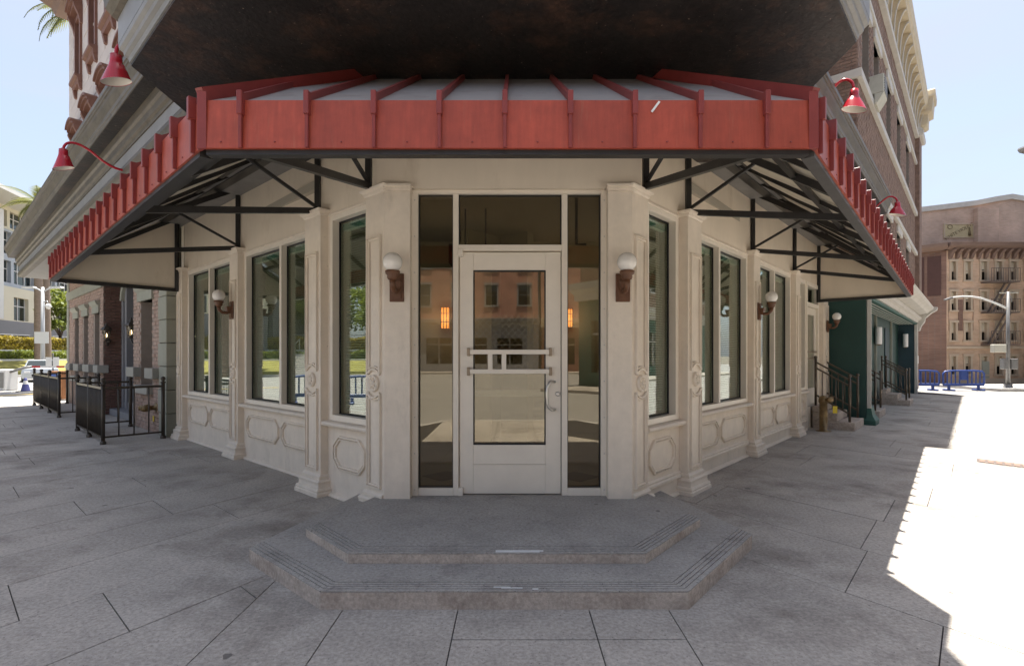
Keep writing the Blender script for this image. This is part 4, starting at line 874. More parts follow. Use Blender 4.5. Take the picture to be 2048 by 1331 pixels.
for k in range(9):                                          # quoin blocks beside the shop
    BX(FL, 7.02 + (0.0 if k % 2 else 0.0), 7.49 + (0.05 if k % 2 else 0.0), nB - 0.2, nB + 0.035, k * 0.435 + 0.002, (k + 1) * 0.435 - 0.008).build('quoin', 'sage', lb, 0.010)
    BX(FL, 17.45, 17.78, nB - 0.2, nB + 0.035, k * 0.435 + 0.002, (k + 1) * 0.435 - 0.008).build('quoin', 'sage', lb, 0.010)
MB().extrude(FL, [(nB - 0.1, 3.25), (nB + 0.05, 3.25), (nB + 0.05, 3.50), (nB - 0.1, 3.52)], 12.5, 17.8).build('string_course', 'sage', lb)
# recessed dark doorway
dw = part('doorway', lb)
BX(FL, 9.48, 12.5, -1.25, -1.15, 0, 3.98).build('back_panel', 'darkdoor', dw)
BX(FL, 9.30, 9.48, -1.2, nB - 0.36, 0, 3.98).build('reveal', 'darkdoor', dw)
for u in (11.9, 12.25): BX(FL, u, u + 0.16, -1.15, -0.45, 0, 3.2).build('column', 'officegrey', dw, 0.01)
m = MB()
for k in range(10):
    t0, t1 = math.pi * k / 10, math.pi * (k + 1) / 10
    for t in ((t0, t1),): m.hexa([FL(10.9 + 1.2 * math.cos(t[0]), -0.5, 2.9 + 0.6 * math.sin(t[0])), FL(10.9 + 1.2 * math.cos(t[1]), -0.5, 2.9 + 0.6 * math.sin(t[1])), FL(10.9 + 1.2 * math.cos(t[1]), -0.38, 2.9 + 0.6 * math.sin(t[1])), FL(10.9 + 1.2 * math.cos(t[0]), -0.38, 2.9 + 0.6 * math.sin(t[0])),
        FL(10.9 + 1.35 * math.cos(t[0]), -0.5, 2.9 + 0.74 * math.sin(t[0])), FL(10.9 + 1.35 * math.cos(t[1]), -0.5, 2.9 + 0.74 * math.sin(t[1])), FL(10.9 + 1.35 * math.cos(t[1]), -0.38, 2.9 + 0.74 * math.sin(t[1])), FL(10.9 + 1.35 * math.cos(t[0]), -0.38, 2.9 + 0.74 * math.sin(t[0]))])
m.build('arch', 'sage', dw)
for k in range(3): BX(FL, 9.6, 12.4, -1.1, -0.2 - k * 0.28, 0.001 + k * 0.16, (k + 1) * 0.16).build('door_step', 'officegrey', dw, 0.008)
BX(FL, 7.0, 17.7, -8, -1.3, 0, 3.98).build('core', 'darkdoor', lb)

def lantern(name, label, c, mount):
    t = thing(name, label, 'lantern', tuple(c), group='black carriage lanterns by the dark doorway')
    c = Vector(c)
    m = MB(); k = 6
    for i in range(k):
        a = 2 * math.pi * i / k; m.beam(c + Vector((0.055 * math.cos(a), 0.055 * math.sin(a), -0.10)), c + Vector((0.10 * math.cos(a), 0.10 * math.sin(a), 0.13)), 0.010, 0.010)
    m.build('cage', 'fence', t)
    MB().lathe([(0.122, 0.125), (0.125, 0.14), (0.09, 0.19), (0.045, 0.23), (0.03, 0.26), (0.02, 0.27), (0.022, 0.29), (0, 0.33)], c, 6, smooth=False).build('cap', 'fence', t)
    MB().lathe([(0.0, -0.16), (0.03, -0.14), (0.062, -0.11), (0.058, -0.095), (0, -0.09)], c, 8).build('base', 'fence', t)
    MB().lathe([(0.05, -0.09), (0.092, 0.12)], c, 6, smooth=False).build('glass', 'doorglass', t)
    MB().lathe([(0, -0.06), (0.016, -0.03), (0.012, 0.02), (0, 0.05)], c, 8).build('bulb', 'flame', t)
    mo = Vector(mount); d = mo - c
    MB().tube([mo + Vector((0, 0, -0.15)), mo - d * 0.3 + Vector((0, 0, -0.28)), c + d * 0.25 + Vector((0, 0, -0.26)), c + Vector((0, 0, -0.16))], 0.013, 8).build('arm', 'fence', t)
    MB().lathe([(0.05, 0), (0.05, 0.02), (0.03, 0.03), (0, 0.03)], mo + Vector((0, 0, -0.15)), 10, -d).build('wall_plate', 'fence', t)
lantern('carriage_lantern', 'black carriage lantern right of the dark doorway on pink brick', FL(9.72, -0.10, 2.02), FL(9.49, -0.16, 2.02))
lantern('carriage_lantern', 'black carriage lantern on dark brick return left of the doorway', FL(12.28, -0.12, 2.02), FL(12.48, -0.2, 2.02))

# ------------------------------------------------------------------ iron fences at the left
BAL = None
def post(parent, p, h, r=0.03):
    q = MB().tube([p, p + Vector((0, 0, h))], r, 10).build('post', 'fence', parent)
    MB().lathe([(r, 0), (r * 1.5, 0.012), (r * 1.5, 0.025), (r * 0.7, 0.04), (r * 1.35, 0.075), (r * 1.2, 0.11), (0, 0.13)], p + Vector((0, 0, h)), 12).build('ball_cap', 'fence', q)
    MB().lathe([(r * 1.5, 0), (r * 1.5, 0.04), (r, 0.06)], p, 10).build('foot', 'fence', q)
def rail_panel(parent, p, q, h, step=0.1, r=0.011):
    d = q - p; k = max(2, int(d.length / step)); up = Vector((0, 0, 1))
    MB().beam(p + up * (h - 0.05), q + up * (h - 0.05), 0.04, 0.04).build('top_rail', 'fence', parent); MB().beam(p + up * 0.12, q + up * 0.12, 0.035, 0.03).build('bottom_rail', 'fence', parent)
    first = None
    for i in range(1, k):
        c = p + d * i / k
        if first is None:
            first = MB().tube([Vector((0, 0, 0.13)), Vector((0, 0, h - 0.07))], r, 6).build('baluster', 'fence', parent, local=True); first.location = c - ORG[parent.name]
        else: link_copy(first, parent, Matrix.Translation(c - ORG[parent.name]), 'baluster')
def fence(label, ua, ub, n0, n1, k):
    t = thing('iron_fence', label, 'fence', tuple(FL(ua, n1, 0)), group='dark iron area fences on the left pavement')
    P = [FL(ua + (ub - ua) * i / k, n1, 0) for i in range(k + 1)]
    for p in P: post(t, p, 1.0)
    for a, b in zip(P, P[1:]): rail_panel(t, a, b, 1.0)
    for u in (ua, ub): post(t, FL(u, n0, 0), 1.0); rail_panel(t, FL(u, n0, 0), FL(u, n1, 0), 1.0, 0.2)
fence('dark iron railing enclosure nearest the cream shop', 6.95, 9.3, 0.0, 0.87, 2)
fence('farther dark iron railing enclosure with three panels near the street', 12.5, 17.2, 0.0, 0.76, 3)
# brass connection with a yellow tag
bp = thing('brass_hose_connection', 'weathered brass hose connection on pink brick inside the near railing', 'hose connection', tuple(FL(7.75, nB, 0.5)))
MB().lathe([(0.10, 0), (0.10, 0.012), (0.05, 0.02), (0.045, 0.10), (0.07, 0.12), (0.07, 0.20), (0.055, 0.21), (0.055, 0.25), (0, 0.25)], FL(7.75, nB + 0.008, 0.50), 16, NL).build('pipe', 'brass', bp)
for s in (-1, 1): MB().lathe([(0.045, 0), (0.045, 0.10), (0.055, 0.11), (0.055, 0.15), (0, 0.15)], FL(7.75, nB + 0.16, 0.50), 14, UL * s + NL * 0.6).build('inlet', 'brass', bp)
BX(FL, 7.85, 7.95, nB + 0.02, nB + 0.024, 0.22, 0.33).build('tag', 'tag', bp)

# ------------------------------------------------------------------ globe sconces
def sconce(label, fr, u, n, z):
    a = fr(u, n, z); t = thing('globe_sconce', label, 'wall lamp', tuple(a), group='white globe wall lamps')
    f2 = Fr(a, fr.U, fr.N)
    BX(f2, -0.066, 0.066, 0, 0.018, -0.13, 0.13).build('back_plate', 'rust', t, 0.005)
    BX(f2, -0.045, 0.045, 0.018, 0.03, -0.11, 0.11).build('raised_panel', 'rust', t, 0.004)
    MB().loftrect(f2, -0.022, 0.022, 0.0, 0.06, [(-0.05, 0.0), (0.0, 0.02), (0.05, 0.03)]).build('scroll', 'rust', t)
    MB().tube([f2(0, 0.02, 0.0), f2(0, 0.07, -0.04), f2(0, 0.13, -0.04), f2(0, 0.175, 0.0), f2(0, 0.18, 0.05)], [0.022, 0.024, 0.022, 0.024, 0.03], 10).build('arm', 'rust', t)
    MB().lathe([(0.012, 0.04), (0.04, 0.05), (0.05, 0.07), (0.046, 0.085), (0.062, 0.10), (0.066, 0.125), (0.058, 0.13), (0.0, 0.128)], f2(0, 0.18, 0), 16).build('cup', 'rust', t)
    MB().sphere(f2(0, 0.18, 0.205), 0.086, 28, 16).build('globe', 'globe', t)
sconce('white globe lamp on rusty bracket left of the entrance door', FD, -1.06, 4.948 - 4.79, 2.125)
sconce('white globe lamp on rusty bracket right of the entrance door', FD, 1.02, 4.948 - 4.79, 2.125)
sconce('white globe lamp on the left wing pilaster between paired windows', FL, 4.135, -0.165, 2.17)
sconce('white globe lamp on the right wing pilaster between paired windows', FR, 4.055, -0.08, 2.17)
sconce('farthest white globe lamp, beside the dark green wall', FR, 8.9, -0.06, 2.15)

# ------------------------------------------------------------------ red gooseneck lamps
def goose(label, fr, u, path, shade_n, shade_z, r):
    t = thing('gooseneck_lamp', label, 'lamp', tuple(fr(u, path[0][0], path[0][1])), group='red gooseneck sign lamps')
    P = [fr(u, a, z) for a, z in path]
    Q = []
    for i in range(len(P) - 1):
        p0, p1, p2, p3 = P[max(i - 1, 0)], P[i], P[i + 1], P[min(i + 2, len(P) - 1)]
        for k in range(6):
            s = k / 6; Q.append(0.5 * ((2 * p1) + (p2 - p0) * s + (2 * p0 - 5 * p1 + 4 * p2 - p3) * s * s + (3 * p1 - p0 - 3 * p2 + p3) * s ** 3))
    Q.append(P[-1])
    MB().tube(Q, 0.0155, 10).build('arm', 'lampred', t)
    MB().lathe([(0.03, 0), (0.03, 0.02), (0.0, 0.022)], P[0], 12, fr.N).build('flange', 'lampred', t)
    c = fr(u, shade_n, shade_z); ax = (Vector((0, 0, -1)) + fr.N * -0.0).normalized()
    def tilt(mb):
        for v in mb.v:
            if v.z < c.z + 0.098: v.z -= 0.30 * (v - c).dot(fr.N)
        return mb
    sh = tilt(MB().lathe([(0.0, -0.20), (0.022, -0.20), (0.03, -0.19), (0.045, -0.185), (0.048, -0.12), (0.052, -0.10), (0.058, -0.095), (r * 0.75, -0.03), (r, 0.045), (r * 1.02, 0.05)], c, 28, (0, 0, -1))).build('shade', 'lampred', t)
    tilt(MB().lathe([(r * 1.012, 0.047), (r * 0.98, 0.043), (r * 0.72, -0.025), (0.05, -0.085), (0, -0.09)], c, 28, (0, 0, -1))).build('shade_lining', 'lampwhite', sh)
    MB().lathe([(0, 0.0), (0.028, -0.01), (0.03, -0.05), (0, -0.08)], c, 14, (0, 0, -1)).build('bulb', 'globe', sh)
def gpath(n0, z0, ns, zs): return [(n0, z0), (n0 + (ns - n0) * 0.35, z0 + 0.06), (n0 + (ns - n0) * 0.62, zs + 0.36), (ns - 0.10, zs + 0.46), (ns - 0.01, zs + 0.38), (ns, zs + 0.2)]
goose('nearer red gooseneck lamp at left, against the turret moulding', FL, 1.6, [(1.10, 4.22), (1.40, 4.255), (1.62, 4.278), (1.665, 4.265), (1.695, 4.215), (1.70, 4.14)], 1.70, 3.97, 0.112)
goose('farther red gooseneck lamp at left with long curved arm over the cornice', FL, 4.4, [(1.07, 3.97), (1.18, 3.975), (1.31, 4.03), (1.44, 4.125), (1.56, 4.175), (1.65, 4.165), (1.695, 4.11), (1.703, 4.04)], 1.703, 3.88, 0.104)
goose('nearer red gooseneck lamp at right, beside the awning corner', FR, 2.95, [(0.75, 4.42), (0.93, 4.56), (1.10, 4.74), (1.20, 4.79), (1.28, 4.73), (1.30, 4.62)], 1.30, 4.45, 0.126)
goose('farther red gooseneck lamp at right, against the brick building', FR, 7.66, [(0.72, 4.12), (0.88, 4.24), (1.05, 4.40), (1.18, 4.48), (1.28, 4.42), (1.30, 4.32)], 1.30, 4.16, 0.135)

# ------------------------------------------------------------------ brick building with green ground floor, right
rb = thing('right_brick_building', 'brown brick building with cream bracketed cornice rising behind the right awning', 'building', tuple(FR(17, 0.5, 3.4)))
nR = 0.45; UE = 25.6
WR = [(9.9, 10.9), (11.75, 12.7), (14.3, 15.35), (17.15, 18.2), (20.3, 21.4)]
WRZ = [(4.0, 5.6), (7.75, 9.55)]
facade_cells(FR, 9.2, UE, 3.35, 11.0, WR, WRZ, nR, 0.3, 'wall', 'brickrm', rb)
bricks(FR, 9.2, UE, 3.4, 10.95, nR, [(a, b, c, d) for a, b in WR for c, d in WRZ], rb, 'brickr', seed=8)
BX(FR, 9.2, 9.4, -8, nR - 0.301, 3.35, 11.6).build('side_wall', 'brickrm', rb)
BX(FR, 9.2, 9.4, nR - 0.30, nR - 0.001, 11.0, 11.6).build('side_wall', 'brickrm', rb)
bricks(FR, -3.0, nR, 3.4, 11.5, 0.0, [], rb, 'brickr', alongN=9.2, seed=9)
BX(FR, 9.4, UE, -8, nR - 0.5, 3.35, 11.6).build('core', 'darkdoor', rb)
BX(FR, UE - 1.3, UE, nR + 0.001, nR + 0.16, 3.4, 11.0).build('end_pier', 'brickr', rb)
for a, b in WR:
    for c, d in WRZ:
        w = part('window', rb)
        f = MB(); f.box(FR, a, a + 0.06, nR - 0.26, nR - 0.16, c, d).box(FR, b - 0.06, b, nR - 0.26, nR - 0.16, c, d).box(FR, a + .06, b - .06, nR - 0.26, nR - 0.16, d - 0.06, d).box(FR, a + .06, b - .06, nR - 0.25, nR - 0.15, (c + d) / 2 - 0.03, (c + d) / 2 + 0.03)
        f.build('sash', 'fence', w); BX(FR, a + 0.06, b - 0.06, nR - 0.22, nR - 0.214, c, d - 0.06).build('pane', 'darkglass', w)
        BX(FR, a - 0.18, b + 0.18, nR - 0.1, nR + 0.06, d, d + 0.24).build('lintel', 'stonewhite', w, 0.006)
for z0, z1, e in ((9.80, 9.92, 0.09), (7.56, 7.74, 0.10), (5.85, 6.0, 0.10), (10.95, 11.12, 0.14)):
    BX(FR, 9.1, UE + 0.04, nR - 0.2, nR + e, z0, z1).build('stone_band', 'stonewhite', rb, 0.008)
    BX(FR, 9.2 - e, 9.099, -3, nR + e, z0, z1).build('stone_band', 'stonewhite', rb, 0.008)
rc = part('roof_cornice', rb)
BX(FR, 9.0, UE + 0.05, nR - 0.2, nR + 0.06, 11.12, 12.3).build('frieze', 'creamstone', rc)
MB().extrude(FR, [(nR - 0.2, 12.3), (nR + 0.36, 12.3), (nR + 0.36, 12.42), (nR + 0.41, 12.5), (nR + 0.45, 12.72), (nR + 0.45, 12.8), (nR - 0.2, 12.95)], 9.0, UE + 0.1).build('crown', 'creamstone', rc)
u = 9.3; first = None
while u < UE - 0.2:                                         # scalloped brackets
    prof = [(nR + 0.06, 11.25), (nR + 0.10, 11.25)] + [(nR + 0.10 + 0.24 * (1 - math.cos(t)), 11.30 + 0.95 * math.sin(t)) for t in [math.pi / 2 * k / 7 for k in range(8)]] + [(nR + 0.34, 12.298), (nR + 0.06, 12.298)]
    MB().extrude(FR, prof, u, u + 0.20).build('bracket', 'creamstone', rc)
    MB().tube([FR(u - 0.001, a + 0.02, z - 0.01) for a, z in prof[1:-2]], 0.022, 5).build('bracket_bead', 'stonewhite', rc)
    u += 0.82
MB().loftrect(FR, UE - 0.55, UE + 0.1, nR - 0.2, nR + 0.30, [(11.6, 0), (11.7, 0.10), (12.1, 0.12), (12.2, 0.26), (12.75, 0.30), (12.8, 0.36), (13.05, 0.38), (13.1, 0.34)]).build('end_block', 'creamstone', rc)
MB().loftrect(FR, UE - 1.3, UE, nR - 0.1, nR + 0.16, [(11.0, 0), (11.02, 0.1), (11.1, 0.14), (11.25, 0.14), (11.4, 0.04), (11.6, 0.0)]).build('pier_cap', 'stonewhite', rc)
ac = thing('air_conditioner', 'off white window air conditioner on the brick building behind the red lamp', 'air conditioner', tuple(FR(11.2, nR, 7.8)))
BX(FR, 10.95, 11.55, nR - 0.1, nR + 0.30, 7.85, 8.3).build('case', 'acbox', ac, 0.015)
m = MB()
for k in range(7): m.box(FR, 11.0, 11.5, nR + 0.30, nR + 0.312, 7.88 + k * 0.06, 7.91 + k * 0.06)
m.build('grille', 'galv', ac)
MB().hexa([FR(10.95, nR + 0.11, 7.6), FR(11.55, nR + 0.11, 7.6), FR(11.55, nR + 0.15, 7.6), FR(10.95, nR + 0.15, 7.6), FR(10.95, nR + 0.11, 7.848), FR(11.55, nR + 0.11, 7.848), FR(11.55, nR + 0.30, 7.848), FR(10.95, nR + 0.30, 7.848)]).build('support', 'acbox', ac)

gp = thing('green_portico', 'dark green painted ground floor with recessed porches and cream cornice', 'building', tuple(FR(14, 0.6, 0)))
def gbox(nm, m, *a, bev=0.0): return BX(FR, *a).build(nm, m, gp, bev)
gbox('side_wall', 'green', 9.20, 9.30, -0.5, 0.62, 0, 2.75)
MB().loftrect(FR, 9.305, 9.62, 0.30, 0.66, [(0, 0.13), (0.10, 0.13), (0.2, 0.07), (0.36, 0.04), (0.42, 0.0), (2.72, 0.0)]).build('corner_pier', 'greentrim', gp)
gbox('pier_trim', 'stonewhite', 9.255, 9.304, 0.625, 0.70, 0.36, 2.72)
gbox('back_wall', 'green', 9.3, 24.0, -0.9, 0.08, 0, 2.75)
for u in (13.2, 17.4): gbox('porch_door', 'greenblue', u, u + 1.0, 0.081, 0.11, 0.45, 2.45, bev=0.006)
for u in (11.0, 15.0, 19.0): gbox('wall_trim', 'sage', u, u + 0.12, 0.081, 0.14, 0.0, 2.74)
gbox('porch_wall', 'greenblue', 21.8, 21.94, 0.08, 0.60, 0, 2.74); gbox('porch_trim', 'stonewhite', 21.77, 21.97, 0.601, 0.70, 0.0, 2.74, bev=0.006)
gbox('ceiling', 'greentrim', 9.2, 22.3, -0.78, 0.66, 2.75, 2.82)
for k in range(5): gbox('ceiling_slat', 'stonewhite', 9.7, 21.7, 0.14 + k * 0.10, 0.155 + k * 0.10, 2.738, 2.749)
MB().extrude(FR, [(0.2, 2.82), (0.70, 2.82), (0.72, 2.92), (0.80, 2.95), (0.82, 3.02), (0.74, 3.03), (0.74, 3.12), (1.0, 3.18), (1.06, 3.26), (1.16, 3.32), (1.20, 3.40), (0.2, 3.48)], 9.1, 22.4).build('cornice', 'stonewhite', gp)
MB().extrude(FR, [(0.2, 2.5), (0.74, 2.5), (0.80, 2.7), (0.90, 2.85), (0.92, 3.0), (1.02, 3.10), (1.12, 3.2), (1.28, 3.3), (1.30, 3.42), (0.2, 3.5)], 22.1, 22.5).build('end_bracket', 'stonewhite', gp)
gbox('core', 'darkdoor', 9.4, 25.4, -8, -0.95, 0, 3.34)
gbox('end_wall', 'brickr', 22.5, 25.6, -0.9, 0.5, 0, 3.34)
gbox('notice', 'whitepaint', 25.0, 25.35, 0.501, 0.51, 1.15, 1.5)
for u, nn, lab in ((15.0, 0.20, 'white tube wall lamp on the nearer green porch wall'), (21.7, 0.33, 'white tube wall lamp on the farther green porch wall')):
    t = thing('tube_lamp', lab, 'wall lamp', tuple(FR(u, nn, 2.0)), group='white tube lamps in the green porches')
    MB().lathe([(0, 0), (0.085, 0.0), (0.09, 0.01), (0.09, 0.50), (0.085, 0.52), (0, 0.52)], FR(u - 0.10, nn, 1.85), 16).build('tube', 'whiteglow', t)
    BX(FR, u - 0.06, u - 0.002, nn - 0.05, nn + 0.05, 1.82, 2.28).build('back_plate', 'brass', t, 0.004)
# stoops with railings
rot = math.atan2(-NR.x, NR.y)
def stoop(label, loc):
    t = thing('stoop', label, 'steps', (0, 0, 0), group='concrete stoops with bronze railings')
    B = lambda nm, m, *a, bev=0.0, par=t: BX(FW, *a).build(nm, m, par, bev, local=True)
    B('step', 'stepf', -0.55, 0.55, -0.05, 0.70, -0.01, 0.17, bev=0.012); B('step', 'stepf', -0.55, 0.55, -0.05, 0.40, 0.171, 0.33, bev=0.012); B('step', 'stepf', -0.55, 0.55, -0.05, 0.12, 0.331, 0.47, bev=0.012)
    for s in (-1, 1):
        r = part('railing', t); x = s * 0.49; ORG[r.name] = Vector((0, 0, 0))
        lo_ = Vector((x, 0.60, 0.17)); hi_ = Vector((x, 0.0, 0.47))
        for p, h in ((lo_, 0.90), (hi_, 0.98)):
            MB().tube([p, p + Vector((0, 0, h))], 0.024, 10).build('post', 'bronze', r, local=True); MB().sphere(p + Vector((0, 0, h + 0.02)), 0.033, 12, 8).build('post_ball', 'bronze', r, local=True)
        for h in (0.16, 0.72, 0.84): MB().beam(lo_ + Vector((0, 0, h)), hi_ + Vector((0, 0, h + 0.06)), 0.028, 0.032).build('rail', 'bronze', r, local=True)
        for k in range(1, 5):
            c = lo_ + (hi_ - lo_) * k / 5; MB().tube([c + Vector((0, 0, 0.17)), c + Vector((0, 0, 0.74))], 0.010, 6).build('baluster', 'bronze', r, local=True)
    t.location = loc; t.rotation_euler = (0, 0, rot)
    return t
s0 = stoop('nearest concrete stoop with bronze railings, at the cream side door', FR(8.46, -0.10, 0))
KIDS.clear()
copy_tree(s0, FR(11.4, -0.02, 0), rot, 'middle concrete stoop with bronze railings in the green porch')
copy_tree(s0, FR(15.7, 0.25, 0), rot, 'farthest concrete stoop with bronze railings near the street corner')
# standpipe
sp = thing('standpipe', 'brown brass standpipe with yellow tag beside the nearest stoop', 'standpipe', tuple(FR(7.55, 0.10, 0)))
c = FR(7.55, 0.12, 0)
MB().lathe([(0.14, 0.0), (0.14, 0.012), (0.075, 0.02), (0.072, 0.55), (0.085, 0.56), (0.09, 0.60), (0.085, 0.66), (0.05, 0.70), (0, 0.71)], c, 18).build('pipe', 'brass', sp)
for s in (-1, 1): MB().lathe([(0.045, 0.03), (0.045, 0.12), (0.06, 0.125), (0.06, 0.17), (0.02, 0.175), (0, 0.18)], c + Vector((0, 0, 0.63)), 14, NR * 0.9 + UR * s * 0.6).build('inlet', 'brass', sp)
BX(Fr(c, (1, 0, 0), (0, -1, 0)), 0.16, 0.25, 0.04, 0.044, 0.36, 0.50).build('tag', 'tag', sp)

# ------------------------------------------------------------------ far right building
far = thing('far_brick_building', 'far peach brick apartment building with fire escape across the street', 'building', (28, 31, 0))
FB = Fr((21.0, 31.0, 0), (1, 0, 0), (0, -1, 0))
brf = brickmat('far_brick', (1, 0), (0.55, 0.355, 0.24), (0.63, 0.43, 0.30), (0.55, 0.42, 0.30), bump=0.2)
brd = brickmat('far_brick_shaded', (0.9, 0.4), (0.20, 0.105, 0.075), (0.26, 0.145, 0.10), (0.22, 0.15, 0.12), bump=0.2)  # darker copy of the far brick, shade of the side face painted in
brp = brickmat('far_brick_pink', (1, 0), (0.50, 0.345, 0.26), (0.58, 0.41, 0.315), (0.52, 0.41, 0.33), bump=0.2)
k31 = 31.0 / FPX
def FX(x): return (x - 1024) * k31 - 21.0
def FZ(y): return EYE + (HOR - y) * k31
XL = FX(1893)
cols = [(1901, 1912), (1929, 1941.5), (1961, 1974), (1991, 2004), (2020, 2033), (2050, 2063)]
rowsz = [(523, 560), (583, 620), (645, 680), (712, 748)]
hu = [(FX(a), FX(b)) for a, b in cols]; hz = sorted([(FZ(b), FZ(a)) for a, b in rowsz])
facade_cells(FB, XL, 14.0, -0.2, FZ(500), hu, hz, 0, 0.3, 'wall', brf, far)
BX(FB, XL, 14, -6, -0.31, -0.2, FZ(500)).build('core', 'darkdoor', far)
fs = Fr(FB(XL, 0, 0), Vector((-0.72, 0.69, 0)), Vector((-0.69, -0.72, 0)))
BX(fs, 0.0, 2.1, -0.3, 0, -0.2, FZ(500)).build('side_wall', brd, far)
m = MB()
for a in (0.25, 1.05): m.box(fs, a, a + 0.65, -0.0, 0.02, FZ(590), FZ(510))
m.build('dark_shutter', 'tile', far)
for (a, b) in hu:
    for (c, d) in hz:
        w = part('window', far)
        f = MB(); f.box(FB, a - 0.08, a + 0.03, -0.2, 0.05, c, d).box(FB, b - 0.03, b + 0.08, -0.2, 0.05, c, d).box(FB, a - 0.12, b + 0.12, -0.2, 0.08, d, d + 0.14).box(FB, a - 0.12, b + 0.12, -0.2, 0.08, c - 0.10, c); f.build('surround', 'farstone', w)
        BX(FB, a + 0.03, b - 0.03, -0.16, -0.15, c, d).build('pane', 'darkglass', w); BX(FB, a + 0.03, b - 0.03, -0.14, -0.135, (c + d) / 2 - 0.05 + random.uniform(-.1, .15), d).build('roller_shade', 'shade', w); BX(FB, a + 0.03, b - 0.03, -0.13, -0.10, (c + d) / 2 - 0.03, (c + d) / 2 + 0.03).build('sash_bar', 'farstone', w)
MB().extrude(FB, [(-0.3, FZ(500)), (0.25, FZ(500)), (0.55, FZ(494)), (0.6, FZ(488)), (-0.3, FZ(486))], XL - 0.2, 14).build('cornice', 'farcornice', far)
MB().extrude(fs, [(-0.3, FZ(500)), (0.25, FZ(500)), (0.55, FZ(494)), (0.6, FZ(488)), (-0.3, FZ(486))], -0.1, 2.3).build('cornice', 'farcornice', far)
for k in range(24): 
    u = XL + 0.1 + k * 0.42
    MB().extrude(FB, [(0.0, FZ(518)), (0.12, FZ(515)), (0.2, FZ(508)), (0.42, FZ(502)), (0.42, FZ(500.2)), (0.0, FZ(500.2))], u, u + 0.18).build('cornice_bracket', 'farcornice', far)
BX(FB, XL, 14, 0, 0.10, FZ(697), FZ(692)).build('string_course', 'farstone', far)
m = MB()
for a, b in ((1897, 1947),): m.box(FB, FX(a), FX(b), 0.0, 0.035, FZ(662), FZ(599))
m = MB(); u0, u1 = FX(1897), FX(1946)
for a, b in ((u0, hu[0][0] - 0.12), (hu[0][1] + 0.12, hu[1][0] - 0.12), (hu[1][1] + 0.12, u1)): m.box(FB, a, b, 0.001, 0.03, FZ(661), FZ(599))
m.build('painted_shadow_patch', brd, far)  # rectangular shadow on the front, painted as thin sheets of darker brick
BX(FB, FX(1963), FX(1977), 0.001, 0.06, -0.2, FZ(722)).build('door', 'sage', far)
BX(FB, XL, 14, 0.0, 0.12, -0.2, FZ(756)).build('plinth', 'farstone', far)
# taller brick wall with painted sign
tall = thing('tall_brick_wall', 'tall pinkish brick wall with stepped coping behind the peach apartment building', 'building', (24, 33.5, 0))
FT = Fr((0, 34.0, 0), (1, 0, 0), (0, -1, 0)); k34 = 34.0 / FPX
TX = lambda x: (x - 1024) * k34
TZf = lambda y: EYE + (HOR - y) * k34
out_ = [(1832, 424), (1950, 410), (1990, 402), (2022, 397), (2075, 406)]
MB().slab([FT(TX(1832), 0, 0)] + [FT(TX(a), 0, TZf(b)) for a, b in out_] + [FT(TX(2075), 0, 0)], (0, 1.0, 0)).build('wall', brp, tall)
m = MB()
for (a, b), (c, d) in zip(out_, out_[1:]): m.hexa([FT(TX(a), 0.12, TZf(b) - 0.05), FT(TX(c), 0.12, TZf(d) - 0.05), FT(TX(c), -1.1, TZf(d) - 0.05), FT(TX(a), -1.1, TZf(b) - 0.05), FT(TX(a), 0.12, TZf(b) + 0.28), FT(TX(c), 0.12, TZf(d) + 0.28), FT(TX(c), -1.1, TZf(d) + 0.28), FT(TX(a), -1.1, TZf(b) + 0.28)])
m.build('coping', 'stonewhite', tall)
BX(FT, TX(1947), TX(1988), 0.001, 0.35, 0, TZf(409) - 0.3).build('buttress', brp, tall)
sg = thing('painted_sign', 'faded cream painted advertising sign with slanted lettering on brick', 'sign', tuple(FT(TX(1917), 0.02, TZf(476))))
BX(FT, TX(1886.5), TX(1948) - 0.02, 0.002, 0.035, TZf(476.5), TZf(447)).build('board', 'signboard', sg)
MB().ring(FT, [(TX(1886.5), TZf(476.5)), (TX(1948) - 0.02, TZf(476.5)), (TX(1948) - 0.02, TZf(447)), (TX(1886.5), TZf(447))], [(0, 0.036), (0.02, 0.06), (0.07, 0.06), (0.08, 0.036)], 0.0).build('border', 'farstone', sg)
def text(s, p, size, rotz, parent, m='signink'):
    cu = bpy.data.curves.new('lettering', 'FONT'); cu.body = s; cu.size = size; cu.extrude = 0.004; cu.align_x = 'CENTER'; cu.align_y = 'CENTER'
    tmp = bpy.data.objects.new('lettering_curve', cu); cu.materials.append(M[m]); me = bpy.data.meshes.new_from_object(tmp); bpy.data.objects.remove(tmp)
    o = bpy.data.objects.new('lettering', me); COL.objects.link(o); o.parent = parent
    o.location = Vector(p) - ORG[parent.name]; o.rotation_euler = Matrix.Rotation(math.pi / 2, 4, 'X').to_euler()
    o.rotation_euler = (Matrix.Rotation(math.pi / 2, 4, 'X') @ Matrix.Rotation(rotz, 4, 'Z')).to_euler()
text('WHITE VIOLETS', FT(TX(1917), 0.042, TZf(463)), 0.30, 0.50, sg)
MB().tube([FT(TX(1899) + 0.16 * math.cos(t), 0.042, TZf(454) + 0.13 * math.sin(t)) for t in [k * 0.5 for k in range(13)]], 0.018, 5).build('emblem', 'signink', sg)
MB().lathe([(0.0, 0), (0.10, 0.02), (0.08, 0.25), (0.05, 0.4), (0.06, 0.5), (0, 0.58)], FT(TX(1938), 0.03, TZf(472)), 10).build('painted_figure', 'signink', sg)
